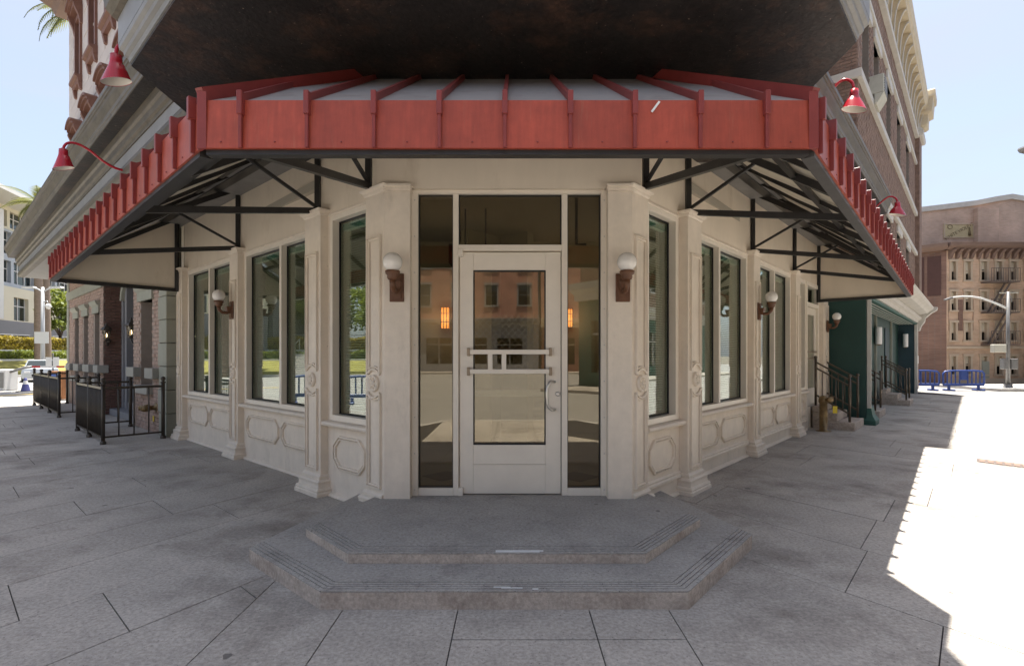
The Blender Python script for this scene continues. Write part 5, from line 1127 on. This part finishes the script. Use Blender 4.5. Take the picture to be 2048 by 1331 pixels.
# fire escape
fe = thing('fire_escape', 'dark iron fire escape zigzag on the peach apartment building', 'fire escape', tuple(FB(FX(1985), 0.3, 3)))
u0, u1 = FX(1960), FX(2016)
for zt in (565, 625, 688):
    zz = FZ(zt); l = part('landing', fe)
    BX(FB, u0, u1, 0.05, 0.75, zz - 0.06, zz).build('deck', 'iron', l)
    m = MB()
    for nn in (0.75,):
        m.beam(FB(u0, nn, zz + 0.75), FB(u1, nn, zz + 0.75), 0.03, 0.03)
        for k in range(13): u = u0 + (u1 - u0) * k / 12; m.beam(FB(u, nn, zz), FB(u, nn, zz + 0.75), 0.018, 0.018)
    m.build('guard_rail', 'iron', l)
for za, zb, ua, ub in ((565, 625, 2003, 1968), (625, 688, 2003, 1968)):
    l = part('ladder', fe)
    for nn in (0.25, 0.6): MB().beam(FB(FX(ua), nn, FZ(za)), FB(FX(ub), nn, FZ(zb)), 0.03, 0.10).build('stringer', 'iron', l)
# street lamp and signal boxes
sl = thing('street_lamp', 'tall grey street lamp with long curved arm at the far right corner', 'street lamp', tuple(px(2016, 774, 24.5)))
PX = lambda x, y, d=24.5: px(x, y, d)
base = PX(2016, 774); MB().tube([Vector((base.x, base.y, -0.13)), PX(2016, 583)], [0.085, 0.062], 14).build('pole', 'galv', sl)
MB().lathe([(0.28, 0), (0.28, 0.08), (0.18, 0.14), (0.16, 0.3)], (base.x, base.y, -0.13), 14).build('base', 'galv', sl)
MB().tube([PX(2015, 617), PX(2000, 610), PX(1980, 602), PX(1962, 596), PX(1945, 593), PX(1925, 592.5), PX(1908, 594), PX(1897, 597)], [0.05, 0.05, 0.045, 0.045, 0.04, 0.04, 0.035, 0.03], 8).build('arm', 'white', sl)
MB().beam(PX(1903, 595), PX(1890, 599.5), 0.16, 0.07).build('luminaire', 'galv', sl)
MB().beam(PX(1999, 585.5), PX(2037, 585), 0.04, 0.05).build('crossbar', 'acbox', sl)
MB().tube([PX(2017, 588), PX(2021, 592), PX(2023, 598), PX(2023, 604)], 0.02, 6).build('cable', 'galv', sl)
bx_ = Fr(PX(1997, 696), (1, 0, 0), (0, -1, 0)); BX(bx_, -0.30, 0.28, -0.12, 0.12, -0.20, 0.18).build('signal_head', 'acbox', sl, 0.02)
MB().beam(PX(2004, 690), PX(2016, 690), 0.04, 0.04).build('signal_bracket', 'galv', sl)
for a, b, mm in ((2003.5, 2013, 'galv'), (2019, 2032, 'galv')): BX(Fr(PX(0, 727), (1, 0, 0), (0, -1, 0)), (a - 0) * 24.5 / FPX, (b - 0) * 24.5 / FPX, -0.12, 0.12, -0.26, 0.24).build('control_box', mm, sl, 0.02)
isl = struct(BX(FW, 22.2, 30, 23.6, 27.5, -0.15, 0.0).build('traffic_island', 'kerb'))
# blue barriers
def barrier(label, loc, rz, L=2.0, src=None):
    if src: return copy_tree(src, loc, rz, label)
    t = thing('crowd_barrier', label, 'barrier', (0, 0, 0), group='blue plastic crowd barriers')
    b = lambda nm, *a, m='blue', bev=0.015: BX(FW, *a).build(nm, m, t, bev, local=True)
    MB().tube([(-L / 2, 0, 0.30), (-L / 2, 0, 0.80), (-L / 2 + 0.10, 0, 0.90), (-L / 4, 0, 0.935), (L / 4, 0, 0.935), (L / 2 - 0.10, 0, 0.90), (L / 2, 0, 0.80), (L / 2, 0, 0.30)], 0.042, 8).build('frame', 'blue', t, local=True)
    b('bottom_bar', -L / 2, L / 2, -0.04, 0.04, 0.22, 0.34)
    for k in range(1, 10):
        if k == 5: continue
        x = -L / 2 + L * k / 10; b('slat', x - 0.028, x + 0.028, -0.025, 0.025, 0.335, 0.90)
    b('centre_panel', -0.16, 0.16, -0.03, 0.03, 0.50, 0.92)
    for x in (-L * 0.36, L * 0.36): b('foot', x - 0.06, x + 0.06, -0.30, 0.30, 0, 0.08); b('foot_leg', x - 0.05, x + 0.05, -0.05, 0.05, 0.08, 0.23)
    t.location = loc; t.rotation_euler = (0, 0, rz); return t
ba = barrier('right blue plastic barrier at the far right street corner', (20.25, 24.2, -0.13), 0.05)
bpx = px(1923, 765, 24.2); ba.location = (bpx.x + 0.1, 24.2, -0.13)
for k, (loc, rz, lab) in enumerate((((bpx.x - 1.98, 24.35, -0.13), -0.08, 'left blue plastic barrier partly hidden by the green porch'),
    ((-14.5, 9.5, -0.13), 1.2, 'blue barrier mirrored in the paired left windows'), ((-14.1, 7.2, -0.13), 1.45, 'blue barrier mirrored beside a narrow gap in the left windows'), ((-13.9, 4.9, -0.13), 1.5, 'blue barrier mirrored in the single left window by the door'), ((-14.0, 2.6, -0.13), 1.6, 'blue barrier at the near end of the mirrored row'))):
    barrier(lab, loc, rz, src=ba)

# ------------------------------------------------------------------ plants
def leaves(m, pts, size, rr, up=0.5):
    for p in pts:
        s = size * rr.uniform(0.6, 1.3); d = Vector((rr.gauss(0, 1), rr.gauss(0, 1), rr.gauss(0, 1) + up)).normalized(); a = d.orthogonal().normalized()
        a.rotate(Matrix.Rotation(rr.uniform(0, 6.28), 3, d)); b = d.cross(a)
        k = len(m.v); m.v += [p - a * s, p - b * s * 0.5, p + a * s, p + b * s * 0.5]; m.f.append((k, k + 1, k + 2, k + 3)); m.sm.append(False)
def tree(label, loc, h, rx, n=2600, seed=1, mat_='leaf', low=0.24, group='broadleaf trees on the terrace across the street'):
    rr = random.Random(seed); loc = Vector(loc); t = thing('broadleaf_tree', label, 'tree', tuple(loc), group=group)
    m = MB(); th = h * low; tips = []
    m.tube([loc, loc + Vector((rr.uniform(-.1, .1), rr.uniform(-.1, .1), th * 0.5)), loc + Vector((rr.uniform(-.25, .25), rr.uniform(-.2, .2), th))], [0.17, 0.13, 0.10], 8)
    for k in range(8):
        a = k * 0.785 + rr.uniform(-.3, .3); e = rr.uniform(0.5, 1.0)
        q = loc + Vector((rx * 0.75 * e * math.cos(a), rx * 0.75 * e * math.sin(a), th + (h - th) * rr.uniform(0.25, 0.85)))
        m.tube([loc + Vector((0, 0, th * rr.uniform(0.75, 1.0))), (loc + q) / 2 + Vector((0, 0, th * 0.6)), q], [0.07, 0.045, 0.015], 5); tips.append(q)
    m.build('trunk', 'bark', t)
    c = MB(); cl = tips + [loc + Vector((rr.uniform(-1, 1) * rx * .6, rr.uniform(-1, 1) * rx * .6, th + (h - th) * rr.uniform(0.2, 1.0))) for _ in range(16)]
    pts = []
    for _ in range(n):
        q = rr.choice(cl); v = Vector((rr.gauss(0, 1), rr.gauss(0, 1), rr.gauss(0, 0.7))).normalized() * (rr.random() ** 0.45) * rx * 0.42; pts.append(q + v)
    leaves(c, pts, 0.22, rr); c.build('crown', mat_, t)
def palm(label, loc, h, seed=1, R=2.6, elo=-0.7):
    rr = random.Random(seed); loc = Vector(loc); t = thing('palm_tree', label, 'palm', tuple(loc), group='tall fan palms')
    top = loc + Vector((rr.uniform(-.2, .2), rr.uniform(-.2, .2), h))
    m = MB(); k = 26; path = [loc + (top - loc) * (i / k) for i in range(k + 1)]; m.tube(path, [(0.30 - 0.06 * i / k) * (1.0 + 0.05 * (i % 2)) for i in range(k + 1)], 12); m.build('trunk', 'palmtrunk', t)
    c = MB()
    for i in range(30):
        az = rr.uniform(0, 6.28); el = rr.uniform(elo, 1.2); L = R * rr.uniform(0.75, 1.1); d = Vector((math.cos(az), math.sin(az), 0)); pr = top; pts = [top]
        for s_ in range(1, 9):
            e = el - 0.17 * s_; pr = pr + (d * math.cos(e) + Vector((0, 0, math.sin(e)))) * L / 8; pts.append(pr)
        c.tube(pts, [0.035 - 0.003 * j for j in range(9)], 4, False)
        sd_ = d.cross(Vector((0, 0, 1)))
        for j in range(2, 9):
            for q_ in range(3):
                f = (j - 1 + q_ / 3.0); b0 = pts[j - 1].lerp(pts[j], q_ / 3.0); l = L * 0.26 * math.sin(min(3.0, 0.45 + f * 0.36))
                for s_ in (-1, 1):
                    tip = b0 + (sd_ * s_ * 0.8 + (pts[j] - pts[j - 1]).normalized() * 0.75 + Vector((0, 0, -0.28))).normalized() * l
                    w = (pts[j] - pts[j - 1]).normalized() * 0.05; c.add([b0 - w, b0 + w, tip], [(0, 1, 2)])
    c.build('crown', 'palmleaf', t)
def hedge(name, label, x0, x1, y0, y1, z0, z1, m_, n, seed):
    rr = random.Random(seed); t = thing(name, label, 'hedge', ((x0 + x1) / 2, (y0 + y1) / 2, z0), group='clipped hedges on the terraces')
    BX(FW, x0 + 0.25, x1 - 0.25, y0, y1, z0, z1 - 0.25).build('twig_core', 'bark', t)
    c = MB(); pts = []
    for _ in range(n):
        y = rr.uniform(y0, y1); 
        if rr.random() < 0.6: p = Vector((x1 - abs(rr.gauss(0, 0.16)), y, rr.uniform(z0, z1)))
        else: p = Vector((rr.uniform(x0, x1), y, z1 - abs(rr.gauss(0, 0.12)) + 0.10 * math.sin(y * 1.7) + 0.06 * math.sin(y * 4.1)))
        pts.append(p)
    leaves(c, pts, 0.13, rr); c.build('foliage', m_, t, kind='stuff')

# ------------------------------------------------------------------ terraces, planting and office across the left street
struct(MB().hexa([Vector(p) for p in ((-38.2, -30, -0.13), (-38.2, 80, -0.13), (-41.1, 80, -0.13), (-41.1, -30, -0.13), (-38.2, -30, 0.25), (-38.2, 80, 0.25), (-41.1, 80, 1.08), (-41.1, -30, 1.08))]).build('grass_verge', 'grass'))
struct(BX(FW, -38.2, -37.4, -30, 80, -0.15, 0.02).build('far_kerb', 'kerb'))
struct(BX(FW, -90, -43.1, -40, 90, -0.18, 1.90).build('terrace', 'earth'))
for nm, x0, x1, z0, z1, lb_ in (('retaining_wall', -41.35, -41.1, -0.1, 1.22, 'low white retaining wall above the grass verge'), ('retaining_wall', -43.3, -43.1, 0.5, 2.02, 'white retaining wall between the two hedges')):
    tag(BX(FW, x0, x1, -30, 80, z0, z1).build(nm, 'white'), lb_, 'wall', 'white terrace walls')
hedge('hedge', 'lower green hedge between the white terrace walls', -42.9, -41.4, -12, 66, 1.05, 1.86, 'leafg', 24000, 11)
hedge('hedge', 'upper yellow green hedge below the office building', -45.4, -43.4, -12, 66, 1.95, 3.12, 'leafy', 30000, 12)
rl = thing('terrace_railing', 'thin metal railing along the top of the upper hedge', 'railing', (-46.2, 30, 1.9), group=None)
for z in (2.7, 3.1, 3.45): MB().tube([(-46.2, -10, z), (-46.2, 70, z)], 0.03, 6).build('rail', 'polel', rl)
p0 = MB().tube([(0, 0, 0), (0, 0, 1.56)], 0.03, 6).build('post', 'polel', rl, local=True); p0.location = (0, -40, 0)
for k in range(1, 40): link_copy(p0, rl, Matrix.Translation((0, -40 + 2 * k, 0)), 'post')
for k, (x, y, h, r) in enumerate(((-47.5, 35, 7.5, 2.8), (-48.5, 29, 8.2, 3.0), (-47.0, 23, 7.0, 2.7), (-48.5, 17.5, 8.5, 3.1), (-47.5, 11, 7.4, 2.9), (-48, 4.5, 8, 3.0), (-47.5, -2, 7.6, 2.9))):
    tree(['leafy tree mirrored at the far edge of the left windows', 'taller leafy tree mirrored in the left window row', 'small leafy tree mirrored behind the pale palm trunk', 'tallest leafy tree mirrored in the paired left window', 'leafy tree mirrored in the left window near its mullion', 'leafy tree mirrored in the single left window by the door', 'leafy tree at the near end of the mirrored terrace'][k], (x, y, 1.9), h * 0.85, r * 1.12, 9000, 20 + k)
tree('yellow green leafy tree beside the office windows at far left', (-44.8, 51.5, 1.9), 6.0, 1.7, 1500, 41, 'leafg')
palm('palm trunk directly behind the twin arm lamp post', (-38.6, 42.4, 0.3), 13.6, 3); palm('palm trunk just right of the twin arm lamp post', (-39.9, 44.6, 0.7), 13.6, 4)
palm('tall palm with frond showing beside the upper left facade', (-20.75, 25.2, -0.13), 18.3, 5, 2.9, -0.1); palm('palm with pale trunk mirrored in the left windows', (-36.9, 22.0, -0.1), 9.5, 6)
st = thing('terrace_stairs', 'pale concrete stairs with handrail mirrored in the left windows', 'stairs', (-39, 17, 0))
for k in range(12): BX(FW, -38.1 - k * 0.42, -37.6 - k * 0.42 + 0.0, 15.8, 18.4, -0.1, 0.16 + k * 0.165).build('step', 'kerb', st)
for y in (15.9, 18.3): MB().tube([(-37.6, y, 0.2), (-37.6, y, 1.0), (-42.6, y, 2.95), (-42.6, y, 2.0)], 0.04, 6).build('handrail', 'white', st)

off = thing('office_building', 'modern cream and grey office building with green glass at far left', 'building', (-52, 55, 1.9))
FO = Fr((-52, 50, 0), (-0.3, 0.954, 0), (0.954, 0.3, 0))
def ob(nm, m, *a, par=off, bev=0.0): return BX(FO, *a).build(nm, m, par, bev)
T0, T1 = -30, 42
ob('core', 'officegrey', T0, T1, -14, -1.2, 1.9, 17.6)
def band(z0, z1, m, w0, w1, pitch, width, off_=0.0, n=0.0, mull=2):
    us = []; t = T0 + 1.0 + off_
    while t + width < T1: us.append((t, t + width)); t += pitch
    facade_cells(FO, T0, T1, z0, z1, us, [(w0, w1)], n, 0.5, 'wall_band', m, off)
    for a, b in us:
        w = part('window', off); ob('pane', 'officeglass', a, b, n - 0.42, n - 0.40, w0, w1, par=w)
        fm = MB(); 
        for k in range(mull + 1): x = a + (b - a) * k / mull; fm.box(FO, x - 0.05, x + 0.05, n - 0.44, n - 0.33, w0, w1)
        fm.box(FO, a, b, n - 0.439, n - 0.34, w0 + (w1 - w0) * 0.62, w0 + (w1 - w0) * 0.62 + 0.08); fm.build('mullion', 'officewhite', w)
band(1.9, 4.0, 'officegrey', 2.2, 3.7, 4.4, 2.6, 0.6); band(4.0, 5.25, 'officegrey', 4.5, 4.52, 60, 0.1)
band(5.25, 8.9, 'officecream', 5.35, 7.85, 4.4, 2.7, 0.4)
band(8.9, 12.0, 'officeblue', 9.35, 11.7, 4.4, 3.9, 0.9, -0.25, 3); band(12.0, 15.0, 'officeblue', 12.4, 14.8, 4.4, 3.9, 0.9, -0.25, 3); band(15.0, 17.6, 'officecream', 15.4, 17.2, 4.4, 3.9, 0.9, -0.6, 3)
ob('roof_overhang', 'officewhite', T0 - 1, T1 + 1, -14, 2.8, 17.6, 18.0)
for t in (2.6, -9, 20.5): ob('fin', 'officewhite', t, t + 1.1, 0.0, 0.6, 5.3, 16.6)

# street things at the left
lp = thing('lamp_post', 'pale twin arm lamp post with white sign panel at far left', 'lamp post', tuple(px(85.5, 757, 36)))
lx = px(85.5, 757, 36); lx.z = -0.13; q = lambda dx, z: Vector((lx.x + dx, lx.y, z))
MB().tube([lx, q(0, 6.25)], [0.14, 0.09], 12).build('pole', 'polel', lp)
for s in (-1, 1):
    MB().tube([q(0, 5.9), q(s * 0.35, 6.12), q(s * 0.8, 6.2)], 0.05, 8).build('arm', 'polel', lp); MB().loftrect(Fr(q(s * 0.95, 6.16), (1, 0, 0), (0, 1, 0)), -0.4, 0.4, -0.13, 0.13, [(0, 0), (0.06, 0.03), (0.13, -0.03)]).build('luminaire', 'white', lp)
BX(Fr(q(0, 0), (1, 0, 0), (0, -1, 0)), -0.42, 0.55, 0.15, 0.18, 2.35, 3.15).build('sign_panel', 'white', lp)
MB().tube([q(0.05, 5.2), q(0.3, 5.3), q(0.38, 5.1)], 0.03, 6).build('camera_arm', 'polel', lp); MB().lathe([(0.0, 0.25), (0.10, 0.22), (0.22, 0.05), (0.2, 0.03), (0.13, 0.02), (0.10, -0.10), (0, -0.14)], q(0.38, 4.85), 14).build('dome_camera', 'white', lp)
gt = thing('gate_arm', 'red and white striped boom gate on white cabinet at far left', 'gate', (-24.3, 24.5, -0.13))
BX(Fr((-24.05, 24.5, 0), (1, 0, 0), (0, -1, 0)), -0.45, 0.45, -0.35, 0.35, -0.13, 0.86).build('cabinet', 'white', gt, 0.04)
BX(Fr((-24.05, 24.5, 0), (1, 0, 0), (0, -1, 0)), 0.24, 0.42, 0.351, 0.36, 0.0, 0.72).build('side_vent', 'galv', gt)
MB().tube([(-23.7, 24.4, 0.70), (-23.2, 24.7, 0.93), (-22.9, 24.8, 0.98)], 0.06, 8).build('arm_bracket', 'galv', gt)
for k in range(18):
    a = Vector((-22.9 + k * 0.30, 24.8 + k * 0.10, 0.97)); b = a + Vector((0.30, 0.10, 0)); MB().beam(a, b, 0.05, 0.09).build('boom_segment', 'white' if k % 3 else 'taillamp', gt)
cn = thing('traffic_cone', 'blue violet traffic cone with white collar on the sunlit road', 'cone', (-22.1, 23.6, -0.13))
cz = Vector((-22.1, 23.6, -0.13)); BX(Fr(cz, (1, 0, 0), (0, 1, 0)), -0.24, 0.24, -0.24, 0.24, 0, 0.035).build('base', 'rubber', cn, 0.01)
MB().lathe([(0.17, 0.035), (0.105, 0.34)], cz, 18).build('lower_body', 'cone', cn); MB().lathe([(0.105, 0.341), (0.068, 0.50)], cz, 18).build('collar', 'white', cn); MB().lathe([(0.068, 0.501), (0.04, 0.63), (0.0, 0.64)], cz, 18).build('tip', 'cone', cn)
ws = thing('notice_stand', 'orange wooden stand with blue poster behind the far iron fence', 'stand', (-15.9, 18.0, -0.13))
f_ = Fr((-15.75, 18.0, -0.13), (1, 0, 0), (0, -1, 0)); BX(f_, -0.26, 0.26, -0.1, 0.1, 0.10, 0.72).build('board', 'wood', ws, 0.008); BX(f_, -0.26, 0.26, -0.1, 0.1, 0.721, 1.10).build('header', 'wood', ws, 0.008); BX(f_, -0.18, 0.16, 0.101, 0.108, 0.76, 1.04).build('poster', 'poster', ws)
for s in (-0.22, 0.22): BX(f_, s - 0.03, s + 0.03, -0.08, 0.08, 0.0, 0.10).build('leg', 'wood', ws)
ss = thing('street_sign', 'pair of white sign panels on a dark post behind the boom gate', 'sign', tuple(px(106, 757, 30)))
sx_ = px(106, 757, 30); sx_.z = -0.13; MB().tube([sx_, sx_ + Vector((0, 0, 1.8))], 0.03, 8).build('post', 'steel', ss)
for s in (-1, 1): BX(Fr(sx_, (1, 0, 0), (0, -1, 0)), *sorted((s * 0.04, s * 0.38)), 0.03, 0.05, 1.02, 1.55).build('panel', 'white', ss)
# parked car seen end-on
car = thing('parked_car', 'silver car seen end-on behind the boom gate', 'car', (-30.4, 33.5, -0.13))
cf = Fr((-30.4, 33.5, -0.13), (0.742, 0.67, 0), (0.67, -0.742, 0))
MB().loftrect(cf, -0.86, 0.86, -2.1, 2.1, [(0.22, -0.05), (0.32, 0.0), (0.6, 0.02), (0.82, -0.03), (0.88, -0.08)]).build('body', 'carpaint', car, 0.03)
cb = MB().hexa([cf(-0.78, -1.6, 0.88), cf(0.78, -1.6, 0.88), cf(0.78, 1.2, 0.88), cf(-0.78, 1.2, 0.88), cf(-0.6, -0.9, 1.38), cf(0.6, -0.9, 1.38), cf(0.6, 0.4, 1.38), cf(-0.6, 0.4, 1.38)]).build('cabin', 'carpaint', car, 0.05)
MB().slab([cf(-0.7, 1.16, 0.92), cf(0.7, 1.16, 0.92), cf(0.56, 0.5, 1.33), cf(-0.56, 0.5, 1.33)], cf.N * 0.02).build('windscreen', 'officeglass', car)
for s in (-0.6, 0.6): BX(cf, s - 0.14, s + 0.14, 2.08, 2.12, 0.55, 0.68).build('headlamp', 'white', car, 0.01)
BX(cf, -0.4, 0.4, 2.09, 2.115, 0.34, 0.50).build('grille', 'rubber', car)
for a in (-0.78, 0.78):
    for b in (-1.3, 1.3):
        w = MB().lathe([(0.0, -0.1), (0.2, -0.1), (0.31, -0.08), (0.32, 0), (0.31, 0.08), (0.2, 0.1), (0, 0.1)], cf(a, b, 0.32), 18, cf.U).build('wheel', 'rubber', car); MB().lathe([(0.18, 0.101), (0.05, 0.11), (0, 0.11)], cf(a, b, 0.32), 12, cf.U * (1 if a > 0 else -1)).build('rim', 'galv', w)

# ------------------------------------------------------------------ what the glass mirrors: street behind the camera and right-hand terrace
def street_front(name, label, fr, u0, u1, brick, trim, shopm, h, seed, pitch=3.2):
    rr = random.Random(seed); t = thing(name, label, 'building', tuple(fr((u0 + u1) / 2, 0, 0)))
    us = []; u = u0 + 1.0
    while u + 1.2 < u1 - 0.5: us.append((u, u + 1.2)); u += pitch
    wz = [(6.3, 8.3)] + ([(9.9, 11.8)] if h > 12 else [])
    facade_cells(fr, u0, u1, 5.0, h, us, wz, 0, 0.3, 'wall', brick, t); BX(fr, u0, u1, -6, -0.31, 0, h).build('core', 'darkdoor', t)
    for a, b in us:
        for c, d in wz:
            w = part('window', t); f = MB(); f.box(fr, a - 0.1, a + 0.05, -0.2, 0.06, c, d).box(fr, b - 0.05, b + 0.1, -0.2, 0.06, c, d).box(fr, a - 0.15, b + 0.15, -0.2, 0.12, d, d + 0.22).box(fr, a - 0.15, b + 0.15, -0.2, 0.12, c - 0.14, c).box(fr, a + .05, b - .05, -0.18, -0.1, (c + d) / 2 - .04, (c + d) / 2 + .04); f.build('surround', trim, w)
            BX(fr, a + 0.05, b - 0.05, -0.2, -0.19, c, d).build('pane', 'officeglass', w)
    us2 = []; u = u0 + 0.8
    while u + 2.6 < u1 - 0.3: us2.append((u, u + 2.4)); u += 3.4
    facade_cells(fr, u0, u1, 0, 4.2, us2, [(0.7, 3.2)], 0.12, 0.3, 'shopfront', shopm, t)
    for k, (a, b) in enumerate(us2):
        w = part('shop_window', t); BX(fr, a, b, -0.1, -0.09, 0.7, 3.2).build('pane', 'officeglass', w)
        f = MB(); f.box(fr, a, b, -0.08, 0.02, 2.5, 2.6); f.box(fr, (a + b) / 2 - 0.05, (a + b) / 2 + 0.05, -0.08, 0.02, 0.7, 3.2); f.build('mullion', trim, w)
    MB().extrude(fr, [(-0.3, 4.2), (0.3, 4.2), (0.35, 4.5), (0.7, 4.7), (0.8, 5.0), (-0.3, 5.1)], u0 - 0.1, u1 + 0.1).build('shop_cornice', trim, t)
    MB().extrude(fr, [(-0.3, h), (0.2, h), (0.6, h + 0.3), (0.7, h + 0.6), (-0.3, h + 0.7)], u0 - 0.2, u1 + 0.2).build('roof_cornice', trim, t)
bk1 = brickmat('mirror_brick_red', (1, 0), (0.33, 0.12, 0.08), (0.42, 0.18, 0.12), (0.35, 0.28, 0.24)); bk2 = brickmat('mirror_brick_brown', tuple(UR[:2]), (0.24, 0.13, 0.09), (0.32, 0.18, 0.12), (0.30, 0.25, 0.2))
FBK = Fr((0, -40, 0), (1, 0, 0), (0, 1, 0))
street_front('mirrored_shop_row', 'red brick shop row mirrored in the entrance door glass', FBK, -26, 2.5, bk1, 'stonegrey', 'officegrey', 12.5, 1)
street_front('mirrored_shop_row', 'red brick shop row with cream trim mirrored at the right of the door', FBK, 2.8, 30, bk1, 'creamstone', 'trimbrown', 13.5, 2)
FRO = Fr(FR(0, 15.5, 0), UR, -NR)
street_front('mirrored_terrace', 'brown brick terrace mirrored in the right wing windows', FRO, -14, 44, bk2, 'stonewhite', 'greentrim', 10.5, 3)
struct(BX(FW, -40, 40, -40, -36.5, -0.15, 0.0).build('far_pavement', 'conc')); struct(BX(FRO, -14, 44, 0, 2.8, -0.15, 0.0).build('opposite_pavement', 'conc'))
ct = thing('corner_house', 'grey house whose roof cornice tip shows at the right picture edge', 'building', (29.6, 28.5, 0))
fc_ = Fr((29.35, 28.5, 0), (1, 0, 0), (0, -1, 0)); BX(fc_, 0.0, 3.0, -0.6, 0.0, -0.19, 12.6).build('wall', 'officegrey', ct); MB().loftrect(fc_, 0.0, 3.0, -0.6, 0.0, [(12.5, 0), (12.7, 0.3), (12.85, 0.95), (13.0, 1.05), (13.1, 1.0)]).build('roof_cornice', 'galv', ct)
